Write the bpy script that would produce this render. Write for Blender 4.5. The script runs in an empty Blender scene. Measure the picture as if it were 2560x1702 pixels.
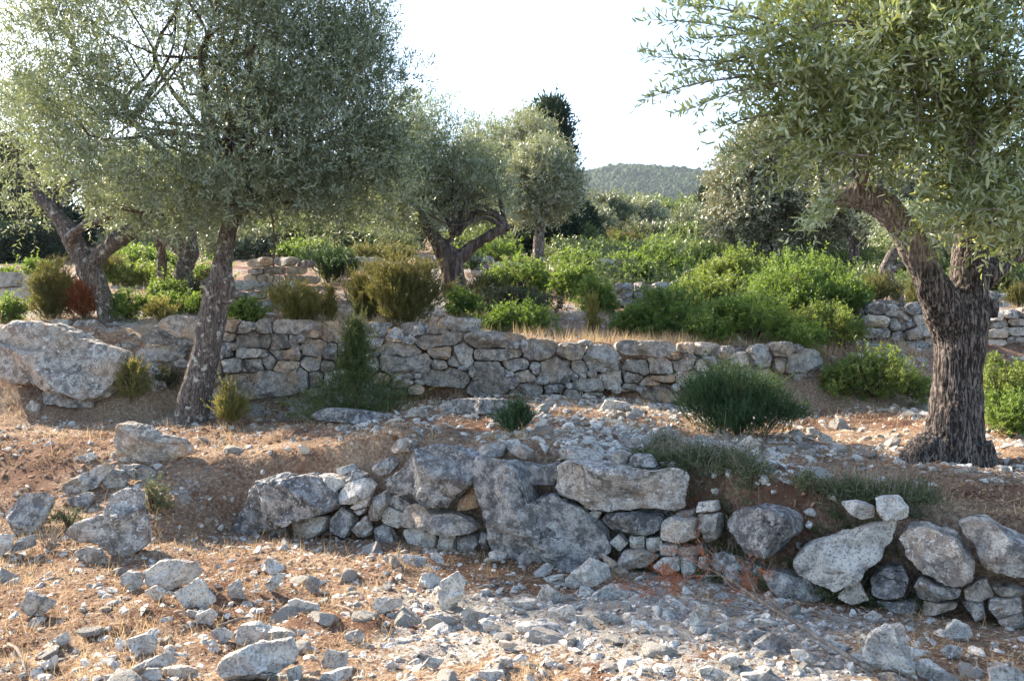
import bpy, math, random
import numpy as np
from mathutils import Vector

S = bpy.context.scene
C = S.collection
rad = math.radians

# ---------------------------------------------------------------- camera, sky, sun, exposure
CAMZ = 1.6
FPX, CX, CY = 2217.0, 1280.0, 851.0           # focal length and centre in pixels of the 2560 x 1702 photograph
cd = bpy.data.cameras.new('camera'); cam = bpy.data.objects.new('camera', cd); C.objects.link(cam)
cd.sensor_width = 36.0; cd.lens = 36.0 * FPX / 2560.0; cd.clip_start = 0.05; cd.clip_end = 6000
cam.location = (0, 0, CAMZ); cam.rotation_euler = (rad(90), 0, 0)
S.camera = cam

SUN_AZ, SUN_EL = rad(-55), rad(32)            # azimuth from +Y (negative: to the left), elevation
sd = Vector((math.sin(SUN_AZ)*math.cos(SUN_EL), math.cos(SUN_AZ)*math.cos(SUN_EL), math.sin(SUN_EL)))
w = bpy.data.worlds.new('World'); S.world = w; w.use_nodes = True
nt = w.node_tree
sky = nt.nodes.new('ShaderNodeTexSky'); sky.sky_type = 'NISHITA'; sky.sun_disc = False
sky.sun_elevation = SUN_EL; sky.sun_rotation = SUN_AZ
sky.air_density = 1.0; sky.dust_density = 1.1; sky.ozone_density = 1.2
bg = nt.nodes['Background']; bg.inputs['Strength'].default_value = 0.12
nt.links.new(sky.outputs[0], bg.inputs['Color'])
ld = bpy.data.lights.new('sun', 'SUN'); ld.energy = 5.0; ld.angle = rad(0.6); ld.color = (1.0, 0.87, 0.70)
lo = bpy.data.objects.new('sun', ld); C.objects.link(lo)
lo.rotation_euler = sd.to_track_quat('Z', 'Y').to_euler(); lo.location = (-20, 15, 25)
S.view_settings.view_transform = 'Standard'; S.view_settings.look = 'None'
S.view_settings.exposure = 1.98; S.view_settings.gamma = 1.0
S.cycles.max_bounces = 6; S.cycles.diffuse_bounces = 3; S.cycles.glossy_bounces = 2
S.cycles.transmission_bounces = 4; S.cycles.transparent_max_bounces = 4; S.cycles.volume_bounces = 0
HAZE = 0.00012
S.cycles.caustics_reflective = False; S.cycles.caustics_refractive = False

# ---------------------------------------------------------------- numbers: noise and small helpers
def _h(ix, iy, iz, s):
    n = (ix.astype(np.int64)*374761393 + iy.astype(np.int64)*668265263 + iz.astype(np.int64)*2147483647 + s*1274126177) & 0xffffffff
    n = ((n ^ (n >> 13)) * 1274126177) & 0xffffffff
    n = ((n ^ (n >> 16)) * 2246822519) & 0xffffffff
    return ((n ^ (n >> 15)) & 0xffffff) / float(0xffffff)
def noise(x, y, z, s=0):
    x, y, z = np.broadcast_arrays(np.asarray(x, float), np.asarray(y, float), np.asarray(z, float))
    ix, iy, iz = np.floor(x), np.floor(y), np.floor(z)
    fx, fy, fz = x-ix, y-iy, z-iz
    ux, uy, uz = (f*f*f*(f*(f*6-15)+10) for f in (fx, fy, fz))
    r = 0
    for a in (0, 1):
        wx = ux if a else 1-ux
        for b in (0, 1):
            wy = uy if b else 1-uy
            for c in (0, 1):
                wz = uz if c else 1-uz
                r = r + wx*wy*wz*_h(ix+a, iy+b, iz+c, s)
    return r*2-1
def fbm(x, y, z, o=4, s=0, gain=0.5):
    r, a, f = 0, 1.0, 1.0
    for k in range(o):
        r = r + a*noise(x*f, y*f, z*f, s+k*17); a *= gain; f *= 2.03
    return r
def sstep(a, b, x):
    t = np.clip((x-a)/(b-a), 0, 1); return t*t*(3-2*t)
def unit(v):
    return v/np.maximum(np.linalg.norm(v, axis=-1, keepdims=True), 1e-9)

K = 2560.0/2358.0                             # my tracing was done on a 2358 px wide view
def D(x, y): return x*K, y*K                  # -> photograph pixels
def at(px, py, Y):                            # photograph pixel at distance Y -> world point
    return np.array(((px-CX)/FPX*Y, Y, CAMZ-(py-CY)/FPX*Y))

# ---------------------------------------------------------------- the lie of the land
W1X = np.array([-30, -8, -4, -2.35, -0.95, 0.22, 1.26, 1.70, 2.19, 2.92, 5, 9, 30.])
W1Y = np.array([10, 8.2, 7.7, 7.42, 7.02, 6.48, 6.10, 5.62, 5.44, 5.06, 4.2, 3.0, 0.])
def w1(x): return np.interp(x, W1X, W1Y)
T1X = np.array([-30, -4, -2.35, -1, 0.2, 1.3, 2.2, 3, 6, 30.])
T1Z = np.array([.62, .60, .60, .76, .77, .70, .58, .52, .50, .50])
def w2(x): return np.interp(x, [-30, -5, -3, 0, 2.5, 4, 8, 30], [11, 10.3, 10.25, 10.4, 10.6, 11, 12, 14])
def t2(x): return np.interp(x, [-30, -4, -2, -.5, 1, 2.7, 6, 30], [1.75, 1.74, 1.74, 1.66, 1.53, 1.5, 1.5, 1.6])
def hbase(x, y):
    x = np.asarray(x, float); y = np.asarray(y, float)
    a1 = w1(x); a2 = w2(x)
    z0 = 0.0 + 0.012*np.clip(y-4, -6, 4)
    wl = sstep(-2.1, -2.9, x)                                # the slope on the left that has no wall
    lo_, hi_ = a1+0.17 - 1.25*wl, a1+0.36+0.25*wl
    s1 = np.where(wl > 0.01, sstep(0, 1, np.clip((y-lo_)/(hi_-lo_), 0, 1)), sstep(0, 1, np.clip((y-lo_)/(hi_-lo_), 0, 1)))
    z1 = np.interp(x, T1X, T1Z) + 0.045*np.clip(y-a1, 0, 30)
    wr = np.maximum(sstep(2.9, 3.7, x), sstep(-3.6, -4.4, x))
    lo2, hi2 = a2+0.15-0.95*wr, a2+0.34+0.45*wr
    s2 = sstep(0, 1, np.clip((y-lo2)/(hi2-lo2), 0, 1))
    t = np.clip(y-a2, 0, None)
    z2 = t2(x) + np.interp(t, [0, .5, 1.5, 4.5, 10, 20, 40, 90, 300, 2000], [0, .03, .10, .63, 1.5, 2.9, 5.3, 8.6, 11, 20])
    z2 = z2 + sstep(3.4, 4.2, x)*0.42*sstep(12.45, 12.7, y)*sstep(19, 14, y)
    h = z0*(1-s1) + z1*s1
    return h*(1-s2) + z2*s2
def hgt(x, y):
    x = np.asarray(x, float); y = np.asarray(y, float)
    near = np.clip(1.3-y/40.0, 0.15, 1)
    n = 0.050*fbm(x*0.9, y*0.9, 0, 3, 5) + near*0.018*fbm(x*5, y*5, 0, 3, 9)
    # ledges of bedrock breaking the surface: plates with small vertical edges
    p = np.abs(noise(x*3.1+4*noise(x*.7, y*.7, 2, 3), y*3.1, 0.5, 31))
    led = sstep(0.15, 0.6, fbm(x*0.55+7, y*0.75, 3, 2, 77)+0.25)*near
    n = n + led*0.030*sstep(0.05, 0.22, p) - led*0.012
    foot = sstep(w1(x)-1.0, w1(x)-.5, y)*sstep(w1(x)+.25, w1(x)+.1, y)*sstep(-2.6, -2.2, x)
    n = n*(1-.75*foot) - .045*foot
    far = sstep(14, 40, y)*0.25*fbm(x*.12, y*.12, 0, 3, 41)
    return hbase(x, y) + n + far
def hit(px, py):                              # where the view ray through a photograph pixel meets the ground
    Y = np.concatenate([np.arange(2.4, 20, 0.015), np.arange(20, 140, 0.1)])
    P = at(px, py, Y)
    d = P[2] - hgt(P[0], P[1])
    k = np.nonzero(d <= 0)[0]
    i = k[0] if len(k) else len(Y)-1
    return np.array((P[0][i], Y[i], float(hgt(P[0][i], Y[i]))))

# ---------------------------------------------------------------- meshes and objects
def mesh_np(name, V, polys, tint=None, smooth=False):
    """polys: list of (n, k) index arrays"""
    me = bpy.data.meshes.new(name)
    V = np.asarray(V, np.float32)
    polys = [np.asarray(p, np.int32) for p in polys if len(p)]
    me.vertices.add(len(V)); me.vertices.foreach_set('co', V.ravel())
    tot = np.concatenate([np.full(len(p), p.shape[1], np.int32) for p in polys])
    loops = np.concatenate([p.ravel() for p in polys]).astype(np.int32)
    start = np.concatenate([[0], np.cumsum(tot)[:-1]]).astype(np.int32)
    me.loops.add(len(loops)); me.loops.foreach_set('vertex_index', loops)
    me.polygons.add(len(tot)); me.polygons.foreach_set('loop_start', start)
    try: me.polygons.foreach_set('loop_total', tot)
    except Exception: pass
    me.polygons.foreach_set('use_smooth', np.full(len(tot), bool(smooth)))
    if tint is not None:
        a = me.attributes.new('tint', 'FLOAT', 'POINT'); a.data.foreach_set('value', np.asarray(tint, np.float32))
    me.update(calc_edges=True); me.validate()
    return me
def obj(name, me, mat=None, parent=None, loc=(0, 0, 0)):
    o = bpy.data.objects.new(name, me); C.objects.link(o); o.location = [float(v) for v in loc]
    if mat is not None and me is not None and not me.materials: me.materials.append(mat)
    if parent is not None: o.parent = parent
    return o
def tag(o, label=None, cat=None, group=None, kind=None):
    if label: o['label'] = label
    if cat: o['category'] = cat
    if group: o['group'] = group
    if kind: o['kind'] = kind
    return o
def thing(name, loc, label, cat, group=None):
    return tag(obj(name, None, loc=loc), label, cat, group)
class Buf:                                    # gathers geometry that belongs to one mesh
    def __init__(s): s.V, s.P, s.T, s.n = [], {}, [], 0
    def add(s, V, polys, tint=None):
        V = np.asarray(V, np.float32)
        for p in polys:
            if len(p): s.P.setdefault(p.shape[1], []).append(np.asarray(p)+s.n)
        s.V.append(V); s.T.append(np.full(len(V), 0.5) if tint is None else np.broadcast_to(np.asarray(tint, float), (len(V),))); s.n += len(V)
    def mesh(s, name, smooth=False, origin=None):
        V = np.concatenate(s.V)
        if origin is not None: V = V - np.asarray(origin, np.float32)
        return mesh_np(name, V, [np.concatenate(v) for v in s.P.values()], np.concatenate(s.T), smooth)

_ico = {}
def ico(sub):
    if sub not in _ico:
        t = (1+5**.5)/2
        v = [(-1,t,0),(1,t,0),(-1,-t,0),(1,-t,0),(0,-1,t),(0,1,t),(0,-1,-t),(0,1,-t),(t,0,-1),(t,0,1),(-t,0,-1),(-t,0,1)]
        f = [(0,11,5),(0,5,1),(0,1,7),(0,7,10),(0,10,11),(1,5,9),(5,11,4),(11,10,2),(10,7,6),(7,1,8),(3,9,4),(3,4,2),(3,2,6),(3,6,8),(3,8,9),(4,9,5),(2,4,11),(6,2,10),(8,6,7),(9,8,1)]
        v = [tuple(unit(np.array(p, float))) for p in v]
        for _ in range(sub):
            mid, nf = {}, []
            def m(a, b):
                k = (min(a, b), max(a, b))
                if k not in mid:
                    mid[k] = len(v); v.append(tuple(unit(np.array(v[a])+np.array(v[b]))))
                return mid[k]
            for a, b, c in f:
                x, y, z = m(a, b), m(b, c), m(c, a)
                nf += [(a, x, z), (b, y, x), (c, z, y), (x, y, z)]
            f = nf
        _ico[sub] = (np.array(v), np.array(f))
    return _ico[sub]

# ---------------------------------------------------------------- materials
class NT:
    def __init__(s, name):
        s.m = bpy.data.materials.new(name); s.m.use_nodes = True; s.t = s.m.node_tree
        s.b = s.t.nodes['Principled BSDF']; s.out = s.t.nodes['Material Output']
    def n(s, typ, **kw):
        x = s.t.nodes.new('ShaderNode'+typ)
        for k, v in kw.items():
            if k in x.inputs.keys(): x.inputs[k].default_value = v
            else: setattr(x, k, v)
        return x
    def l(s, a, b): s.t.links.new(a, b)
    def noise(s, vec, scale, detail=4, rough=0.55, dist=0.0):
        x = s.n('TexNoise'); x.inputs['Scale'].default_value = scale; x.inputs['Detail'].default_value = detail
        x.inputs['Roughness'].default_value = rough; x.inputs['Distortion'].default_value = dist
        if vec is not None: s.l(vec, x.inputs['Vector'])
        return x.outputs['Fac']
    def ramp(s, fac, stops, interp='LINEAR'):
        x = s.n('ValToRGB'); e = x.color_ramp.elements; x.color_ramp.interpolation = interp
        while len(e) < len(stops): e.new(0.5)
        for q, (p, c) in zip(e, stops):
            q.position = p; q.color = (c, c, c, 1) if np.isscalar(c) else (*c, 1)
        s.l(fac, x.inputs['Fac']); return x.outputs['Color']
    def mix(s, fac, a, b):
        x = s.n('Mix', data_type='RGBA')
        if isinstance(fac, float): x.inputs[0].default_value = fac
        else: s.l(fac, x.inputs[0])
        for i, c in ((6, a), (7, b)):
            if isinstance(c, tuple): x.inputs[i].default_value = (*c, 1)
            else: s.l(c, x.inputs[i])
        return x.outputs[2]
    def math(s, op, a, b):
        x = s.n('Math', operation=op)
        for i, c in ((0, a), (1, b)):
            if isinstance(c, (int, float)): x.inputs[i].default_value = c
            else: s.l(c, x.inputs[i])
        return x.outputs[0]
    def bump(s, hgt_, strength, dist):
        x = s.n('Bump', Strength=strength, Distance=dist); s.l(hgt_, x.inputs['Height']); s.l(x.outputs[0], s.b.inputs['Normal'])

def limestone(name, grey, pale, warm, warm_amt=0.45, lichen=0.5, pale_amt=0.5):
    """weathered karst limestone: blue grey crust, pale worn patches, ochre fresh faces, black lichen spots"""
    m = NT(name); tc = m.n('TexCoord'); oi = m.n('ObjectInfo')
    off = m.n('VectorMath', operation='ADD'); sc = m.n('VectorMath', operation='SCALE'); sc.inputs['Scale'].default_value = 37.0
    cmb = m.n('CombineXYZ'); m.l(oi.outputs['Random'], cmb.inputs[0]); m.l(oi.outputs['Random'], cmb.inputs[1])
    m.l(cmb.outputs[0], sc.inputs[0]); m.l(sc.outputs[0], off.inputs[0]); m.l(tc.outputs['Object'], off.inputs[1]); v = off.outputs[0]
    tn = m.n('Attribute', attribute_name='tint').outputs['Fac']
    big, midn, fine = m.noise(v, 3.2, 5, .6), m.noise(v, 13, 6, .65), m.noise(v, 70, 4, .6)
    c = m.mix(m.ramp(midn, [(0.43-.2*(pale_amt-.5), 0.0), (0.58-.2*(pale_amt-.5), 1.0)]), grey, pale)
    wf = m.math('ADD', big, m.math('MULTIPLY', m.math('SUBTRACT', oi.outputs['Random'], 0.5), 0.25))
    c = m.mix(m.math('MULTIPLY', m.ramp(wf, [(0.48, 0.0), (0.68, 1.0)]), warm_amt), c, warm)
    vor = m.n('TexVoronoi', Scale=26.0); m.l(v, vor.inputs['Vector'])
    r2 = m.math('FRACT', m.math('MULTIPLY', oi.outputs['Random'], 17.3), 0.0); r3 = m.math('FRACT', m.math('MULTIPLY', oi.outputs['Random'], 41.7), 0.0)
    sp = m.math('MULTIPLY', m.ramp(m.math('ADD', vor.outputs['Distance'], m.math('MULTIPLY', midn, .5)), [(0.40, 1.0), (0.50, 0.0)]),
                m.ramp(m.noise(v, 5.5, 3, .6), [(0.50, 0.0), (0.62, 1.0)]))
    c = m.mix(m.math('MULTIPLY', sp, m.math('MULTIPLY', lichen, m.math('ADD', .3, r2))), c, (0.045, 0.043, 0.042))
    c = m.mix(m.math('MULTIPLY', m.ramp(m.noise(v, 28, 5, .7), [(0.575, 0.0), (0.61, 1.0)]), m.math('ADD', .15, m.math('MULTIPLY', r3, .85))), c, (0.62, 0.61, 0.585))
    c = m.mix(m.math('MULTIPLY', m.ramp(fine, [(0.38, 1.0), (0.48, 0.0)]), .6), c, (0.10, 0.097, 0.095))
    wob = m.n('VectorMath', operation='MULTIPLY_ADD'); nz = m.n('TexNoise', Scale=6.0, Detail=5.0); m.l(v, nz.inputs['Vector'])
    m.l(nz.outputs['Color'], wob.inputs[0]); wob.inputs[1].default_value = (.30, .30, .30); m.l(v, wob.inputs[2])
    ck = m.n('TexVoronoi', Scale=4.5, feature='DISTANCE_TO_EDGE'); m.l(wob.outputs[0], ck.inputs['Vector'])
    crk = m.math('MULTIPLY', m.ramp(ck.outputs['Distance'], [(0.0, 1.0), (0.018, 0.0)]), m.ramp(m.noise(v, 4.3, 3, .5), [(0.55, 0.0), (0.62, 1.0)]))
    c = m.mix(m.math('MULTIPLY', crk, .75), c, (0.05, 0.046, 0.044))
    hsv = m.n('HueSaturation'); m.l(c, hsv.inputs['Color'])
    m.l(m.math('ADD', 0.68, m.math('ADD', m.math('MULTIPLY', oi.outputs['Random'], .3), m.math('MULTIPLY', tn, .5))), hsv.inputs['Value'])
    m.l(hsv.outputs[0], m.b.inputs['Base Color'])
    m.b.inputs['Roughness'].default_value = 0.95; m.b.inputs['Specular IOR Level'].default_value = 0.15
    hh = m.math('SUBTRACT', m.math('ADD', m.math('MULTIPLY', midn, 1.0), m.math('MULTIPLY', fine, .45)), m.math('MULTIPLY', crk, .5))
    m.bump(hh, 1.0, 0.035)
    return m.m
M = {}
M['stone'] = limestone('limestone', (0.165, 0.158, 0.155), (0.46, 0.44, 0.41), (0.44, 0.31, 0.20), .45, .75, .5)
M['stone_pale'] = limestone('pale limestone', (0.35, 0.335, 0.31), (0.60, 0.565, 0.505), (0.58, 0.42, 0.29), .45, .3, .75)
M['stone_warm'] = limestone('warm limestone', (0.22, 0.20, 0.18), (0.46, 0.415, 0.36), (0.52, 0.33, 0.19), .8, .5, .5)
M['stone_mid'] = limestone('speckled limestone', (0.30, 0.285, 0.265), (0.54, 0.51, 0.46), (0.50, 0.36, 0.24), .4, .6, .6)
M['stone_dark'] = limestone('dark limestone', (0.125, 0.12, 0.12), (0.40, 0.39, 0.375), (0.35, 0.26, 0.18), .25, .95, .4)

def ground_mat():
    m = NT('dry stony soil'); tc = m.n('TexCoord'); v = tc.outputs['Object']
    tn = m.n('Attribute', attribute_name='tint').outputs['Fac']      # how stony the spot is
    n1, n2, n3, n4 = m.noise(v, .9, 5, .6), m.noise(v, 6, 6, .65), m.noise(v, 34, 5, .7), m.noise(v, 140, 3, .7)
    soil = m.mix(m.ramp(n2, [(0.35, 0.0), (0.65, 1.0)]), (0.125, 0.062, 0.040), (0.25, 0.145, 0.095))
    straw = m.mix(m.ramp(n3, [(0.35, 0.0), (0.65, 1.0)]), (0.33, 0.23, 0.155), (0.55, 0.43, 0.31))
    c = m.mix(m.ramp(m.math('ADD', m.math('MULTIPLY', n1, .6), m.math('MULTIPLY', n3, .4)), [(0.45, 0.0), (0.60, 1.0)]), soil, straw)
    rock = m.mix(m.ramp(n3, [(0.38, 0.0), (0.6, 1.0)]), (0.25, 0.235, 0.215), (0.53, 0.50, 0.45))
    rk = m.ramp(m.math('ADD', m.math('ADD', m.math('MULTIPLY', n2, .5), m.math('MULTIPLY', n3, .45)), m.math('MULTIPLY', m.math('SUBTRACT', tn, .5), .45)), [(0.515, 0.0), (0.57, 1.0)])
    c = m.mix(rk, c, rock)
    c = m.mix(m.math('MULTIPLY', m.ramp(n4, [(0.38, 1.0), (0.5, 0.0)]), .55), c, (0.09, 0.055, 0.035))
    m.l(c, m.b.inputs['Base Color']); m.b.inputs['Roughness'].default_value = 1.0; m.b.inputs['Specular IOR Level'].default_value = 0.1
    m.bump(m.math('ADD', n3, m.math('MULTIPLY', n4, .5)), 1.0, 0.03)
    return m.m
M['ground'] = ground_mat()

def clod_mat():
    m = NT('earth clod'); tn = m.n('Attribute', attribute_name='tint').outputs['Fac']
    m.l(m.mix(tn, (0.12, 0.062, 0.040), (0.34, 0.215, 0.145)), m.b.inputs['Base Color'])
    m.b.inputs['Roughness'].default_value = 1.0; m.b.inputs['Specular IOR Level'].default_value = 0.1
    return m.m
M['clod'] = clod_mat()
def leaf_mat(name, ca, cb, under, trans, tamt=0.35, rough=0.42, spec=0.45):
    m = NT(name)
    tn = m.n('Attribute', attribute_name='tint').outputs['Fac']
    c = m.mix(m.ramp(tn, [(0.0, 0.0), (1.0, 1.0)]), ca, cb)
    g = m.n('NewGeometry')
    if under is not None: c = m.mix(g.outputs['Backfacing'], c, under)
    m.l(c, m.b.inputs['Base Color']); m.b.inputs['Roughness'].default_value = rough; m.b.inputs['Specular IOR Level'].default_value = spec
    t = m.n('BsdfTranslucent'); t.inputs['Color'].default_value = (*trans, 1)
    mx = m.n('MixShader'); mx.inputs[0].default_value = tamt
    m.l(m.b.outputs[0], mx.inputs[1]); m.l(t.outputs[0], mx.inputs[2]); m.l(mx.outputs[0], m.out.inputs['Surface'])
    return m.m
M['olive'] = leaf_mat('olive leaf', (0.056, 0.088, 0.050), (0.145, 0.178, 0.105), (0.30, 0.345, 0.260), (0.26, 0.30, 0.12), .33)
M['olive_near'] = leaf_mat('yellow green olive leaf', (0.066, 0.104, 0.038), (0.225, 0.255, 0.105), (0.40, 0.44, 0.29), (0.38, 0.42, 0.11), .40)  # brighter, yellower leaf colour, the same over the whole right crown
M['olive_pale'] = leaf_mat('pale olive leaf', (0.10, 0.125, 0.075), (0.19, 0.21, 0.13), (0.33, 0.35, 0.27), (0.30, 0.32, 0.13), .30)
M['lentisk'] = leaf_mat('glossy evergreen leaf', (0.028, 0.076, 0.020), (0.150, 0.200, 0.042), None, (0.25, 0.36, 0.05), .34, .58, .3)
M['lentisk_red'] = leaf_mat('evergreen leaf with bronze shoots', (0.045, 0.095, 0.025), (0.19, 0.20, 0.055), None, (0.28, 0.36, 0.06), .36, .58, .3)
M['juniper'] = leaf_mat('juniper needle', (0.045, 0.060, 0.022), (0.145, 0.145, 0.050), None, (0.22, 0.20, 0.05), .30, .6, .25)
M['juniper_mid'] = leaf_mat('green juniper needle', (0.036, 0.066, 0.026), (0.100, 0.130, 0.048), None, (0.16, 0.19, 0.05), .28, .6, .25)
M['juniper_dark'] = leaf_mat('dark juniper needle', (0.022, 0.050, 0.024), (0.055, 0.095, 0.040), None, (0.10, 0.17, 0.05), .25, .6, .25)
M['juniper_yellow'] = leaf_mat('yellow green juniper needle', (0.10, 0.105, 0.030), (0.24, 0.22, 0.065), None, (0.32, 0.28, 0.07), .35, .6, .25)
M['rust'] = leaf_mat('withered rust brown needle', (0.14, 0.045, 0.022), (0.27, 0.10, 0.05), None, (0.32, 0.12, 0.05), .3, .8, .15)
M['scrub'] = leaf_mat('dull scrub leaf', (0.055, 0.062, 0.035), (0.13, 0.125, 0.075), None, (0.15, 0.14, 0.06), .25, .7, .2)
M['thyme'] = leaf_mat('grey green herb leaf', (0.055, 0.080, 0.034), (0.155, 0.165, 0.085), None, (0.16, 0.17, 0.08), .25, .7, .2)
M['holm'] = leaf_mat('holm oak leaf', (0.105, 0.130, 0.072), (0.27, 0.28, 0.175), (0.36, 0.37, 0.27), (0.22, 0.20, 0.08), .25)
M['cypress'] = leaf_mat('cypress needle', (0.014, 0.030, 0.020), (0.032, 0.055, 0.034), None, (0.05, 0.08, 0.03), .15, .7, .2)
M['far_leaf'] = leaf_mat('grove leaf', (0.095, 0.120, 0.072), (0.20, 0.22, 0.14), None, (0.22, 0.24, 0.10), .28)
M['far_green'] = leaf_mat('thicket leaf', (0.045, 0.080, 0.030), (0.13, 0.165, 0.055), None, (0.22, 0.28, 0.07), .3)
M['straw'] = leaf_mat('dry grass', (0.34, 0.22, 0.12), (0.62, 0.47, 0.29), None, (0.6, 0.45, 0.25), .35, .8, .2)
M['litter'] = leaf_mat('fallen leaf', (0.13, 0.07, 0.04), (0.48, 0.35, 0.22), None, (0.4, 0.25, 0.12), .2, .8, .2)
M['hillwood'] = leaf_mat('hillside scrub', (0.018, 0.042, 0.020), (0.050, 0.080, 0.034), None, (0.1, 0.14, 0.04), .1, .8, .1)

def bark_mat(name, dark, light, stretch=(1, 1, .16), scale=26, lichen=0.0, bumpd=0.02, lo_=.42, hi_=.62, pale=None):
    m = NT(name); tc = m.n('TexCoord')
    mp = m.n('Mapping'); mp.inputs['Scale'].default_value = stretch; m.l(tc.outputs['Object'], mp.inputs['Vector'])
    n1 = m.noise(mp.outputs[0], scale, 6, .65, 0.6); n2 = m.noise(tc.outputs['Object'], 7, 5, .6)
    c = m.mix(m.ramp(n1, [(lo_, 0.0), (hi_, 1.0)]), dark, light)
    if pale:                                  # weathered grey where the attribute says so
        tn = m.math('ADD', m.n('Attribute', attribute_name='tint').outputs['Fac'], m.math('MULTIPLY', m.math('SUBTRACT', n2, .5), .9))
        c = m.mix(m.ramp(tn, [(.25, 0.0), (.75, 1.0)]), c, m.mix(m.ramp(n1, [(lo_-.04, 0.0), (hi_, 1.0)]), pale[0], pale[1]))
    c = m.mix(m.math('MULTIPLY', m.ramp(n2, [(0.4, 1.0), (0.6, 0.0)]), .35), c, tuple(.5*x for x in dark))
    if lichen:
        l2 = m.math('MULTIPLY', m.ramp(m.noise(tc.outputs['Object'], 11, 5, .7), [(0.57, 0.0), (0.62, 1.0)]), lichen)
        c = m.mix(l2, c, (0.42, 0.42, 0.37))
    m.l(c, m.b.inputs['Base Color']); m.b.inputs['Roughness'].default_value = .95; m.b.inputs['Specular IOR Level'].default_value = .15
    m.bump(n1, 1.0, bumpd)
    return m.m
M['bark'] = bark_mat('olive bark', (0.055, 0.045, 0.040), (0.24, 0.20, 0.175), (1, 1, .25), 60, lichen=.95, bumpd=.012)
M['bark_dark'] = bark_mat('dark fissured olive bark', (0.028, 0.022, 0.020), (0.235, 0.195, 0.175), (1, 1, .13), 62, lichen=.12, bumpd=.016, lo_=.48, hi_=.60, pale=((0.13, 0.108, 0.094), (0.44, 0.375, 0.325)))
M['bark_pale'] = bark_mat('weathered grey wood', (0.13, 0.105, 0.09), (0.36, 0.30, 0.255), (1, 1, .35), 30, lichen=.2)
M['bark_far'] = bark_mat('brown bark', (0.045, 0.034, 0.030), (0.19, 0.145, 0.125), scale=18)
M['twig'] = bark_mat('dead twig', (0.20, 0.16, 0.13), (0.42, 0.36, 0.30), scale=40)
M['stem'] = bark_mat('shrub stem', (0.07, 0.05, 0.035), (0.17, 0.125, 0.09), scale=40)
# ================================================================ the setting: ground, hill
def axis(pts):                                # [(start, step)...] to end
    out = []
    for (a, st), (b, _) in zip(pts[:-1], pts[1:]):
        out.append(np.arange(a, b, st))
    return np.concatenate(out+[[pts[-1][0]]])
ya = axis([(-40, 8), (-8, 1), (0, .25), (2.2, .045), (8, .05), (11.5, .1), (20, .3), (40, 1.5), (100, 10), (300, 60), (2000, 1)])
xh = axis([(0, .05), (4.2, .08), (7, .2), (14, .6), (40, 4), (120, 30), (1500, 1)])
xa = np.concatenate([-xh[::-1][:-1], xh])
gx, gy = np.meshgrid(xa, ya)
gz = hgt(gx, gy)
def rocky(x, y):
    """0 soil and straw ... 1 bare limestone"""
    a1, a2 = w1(x), w2(x)
    f = 0.40+0.45*fbm(x*.8, y*.8, 1, 3, 19)
    t0 = np.where(y < a1, 0.06+0.16*sstep(-2.2, -.2, x)*sstep(2.8, 1.4, x), 0)
    t1_ = np.where((y >= a1) & (y < a2), np.interp(x, [-3, -1, .2, 1.5, 3, 5], [-.25, -.08, .22, .24, .1, .0]) - .35*sstep(2.0, 2.8, x)*sstep(a1+1.9, a1+1.2, y), 0)
    t0 = t0 - .45*sstep(-1.7, -2.3, x)*sstep(a1-1.5, a1-1.0, y)*sstep(a1+1.2, a1+.6, y) - .4*sstep(1.0, 1.3, x)*sstep(a1-.1, a1+.05, y)*sstep(a1+1.2, a1+.9, y)
    t2_ = np.where(y >= a2, np.interp(y, [10, 14, 25], [.05, .1, -.1]), 0)
    return np.clip(f+t0+t1_+t2_, 0, 1)
ni, nj = gx.shape
idx = np.arange(ni*nj).reshape(ni, nj)
q = np.stack([idx[:-1, :-1], idx[:-1, 1:], idx[1:, 1:], idx[1:, :-1]], -1).reshape(-1, 4)
g = obj('ground', mesh_np('ground', np.stack([gx, gy, gz], -1).reshape(-1, 3), [q], rocky(gx, gy).ravel(), True), M['ground'])
tag(g, kind='structure')

# the wooded hill far behind
HX, HY = 120.0, 1000.0
hx_, hy_ = np.meshgrid(np.linspace(-620, 900, 150), np.linspace(560, 1400, 90))
def hill_z(x, y):
    u = (x-HX)
    prof = np.interp(u, [-700, -400, -170, -90, 0, 50, 120, 250, 500, 800], [.55, .66, .80, .90, .985, .97, .92, .80, .66, .5])
    d = np.clip(1-np.abs(y-HY)/430.0, 0, 1)
    return 206*prof*d*d*(3-2*d) + 6*fbm(x*.012, y*.012, 0, 3, 3) - 5
hz_ = hill_z(hx_, hy_)
ni, nj = hx_.shape
idx = np.arange(ni*nj).reshape(ni, nj)
q = np.stack([idx[:-1, :-1], idx[:-1, 1:], idx[1:, 1:], idx[1:, :-1]], -1).reshape(-1, 4)
hl = obj('hill', mesh_np('hill', np.stack([hx_, hy_, hz_], -1).reshape(-1, 3), [q], .3+0*hz_.ravel(), True), M['hillwood'])
tag(hl, kind='structure')
rng = np.random.default_rng(5)
N = 44000
bx = rng.uniform(-160, 420, N); by = rng.uniform(640, HY+10, N); bz = hill_z(bx, by)
iv, if_ = ico(1)
sz = rng.uniform(1.1, 2.5, N)*np.where(rng.random(N) < .02, 1.7, 1.0)
V = iv[None]*sz[:, None, None]*rng.uniform(.7, 1.25, (N, len(iv), 1))*np.array([1, 1, 1.05]) + np.stack([bx, by, bz+sz*.35], -1)[:, None]
F = (if_[None]+(np.arange(N)*len(iv))[:, None, None]).reshape(-1, 3)
hw = obj('hillside_forest', mesh_np('hillside_forest', V.reshape(-1, 3), [F], np.repeat(rng.random(N), len(iv)), True), M['hillwood'])
tag(hw, kind='stuff')

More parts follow.
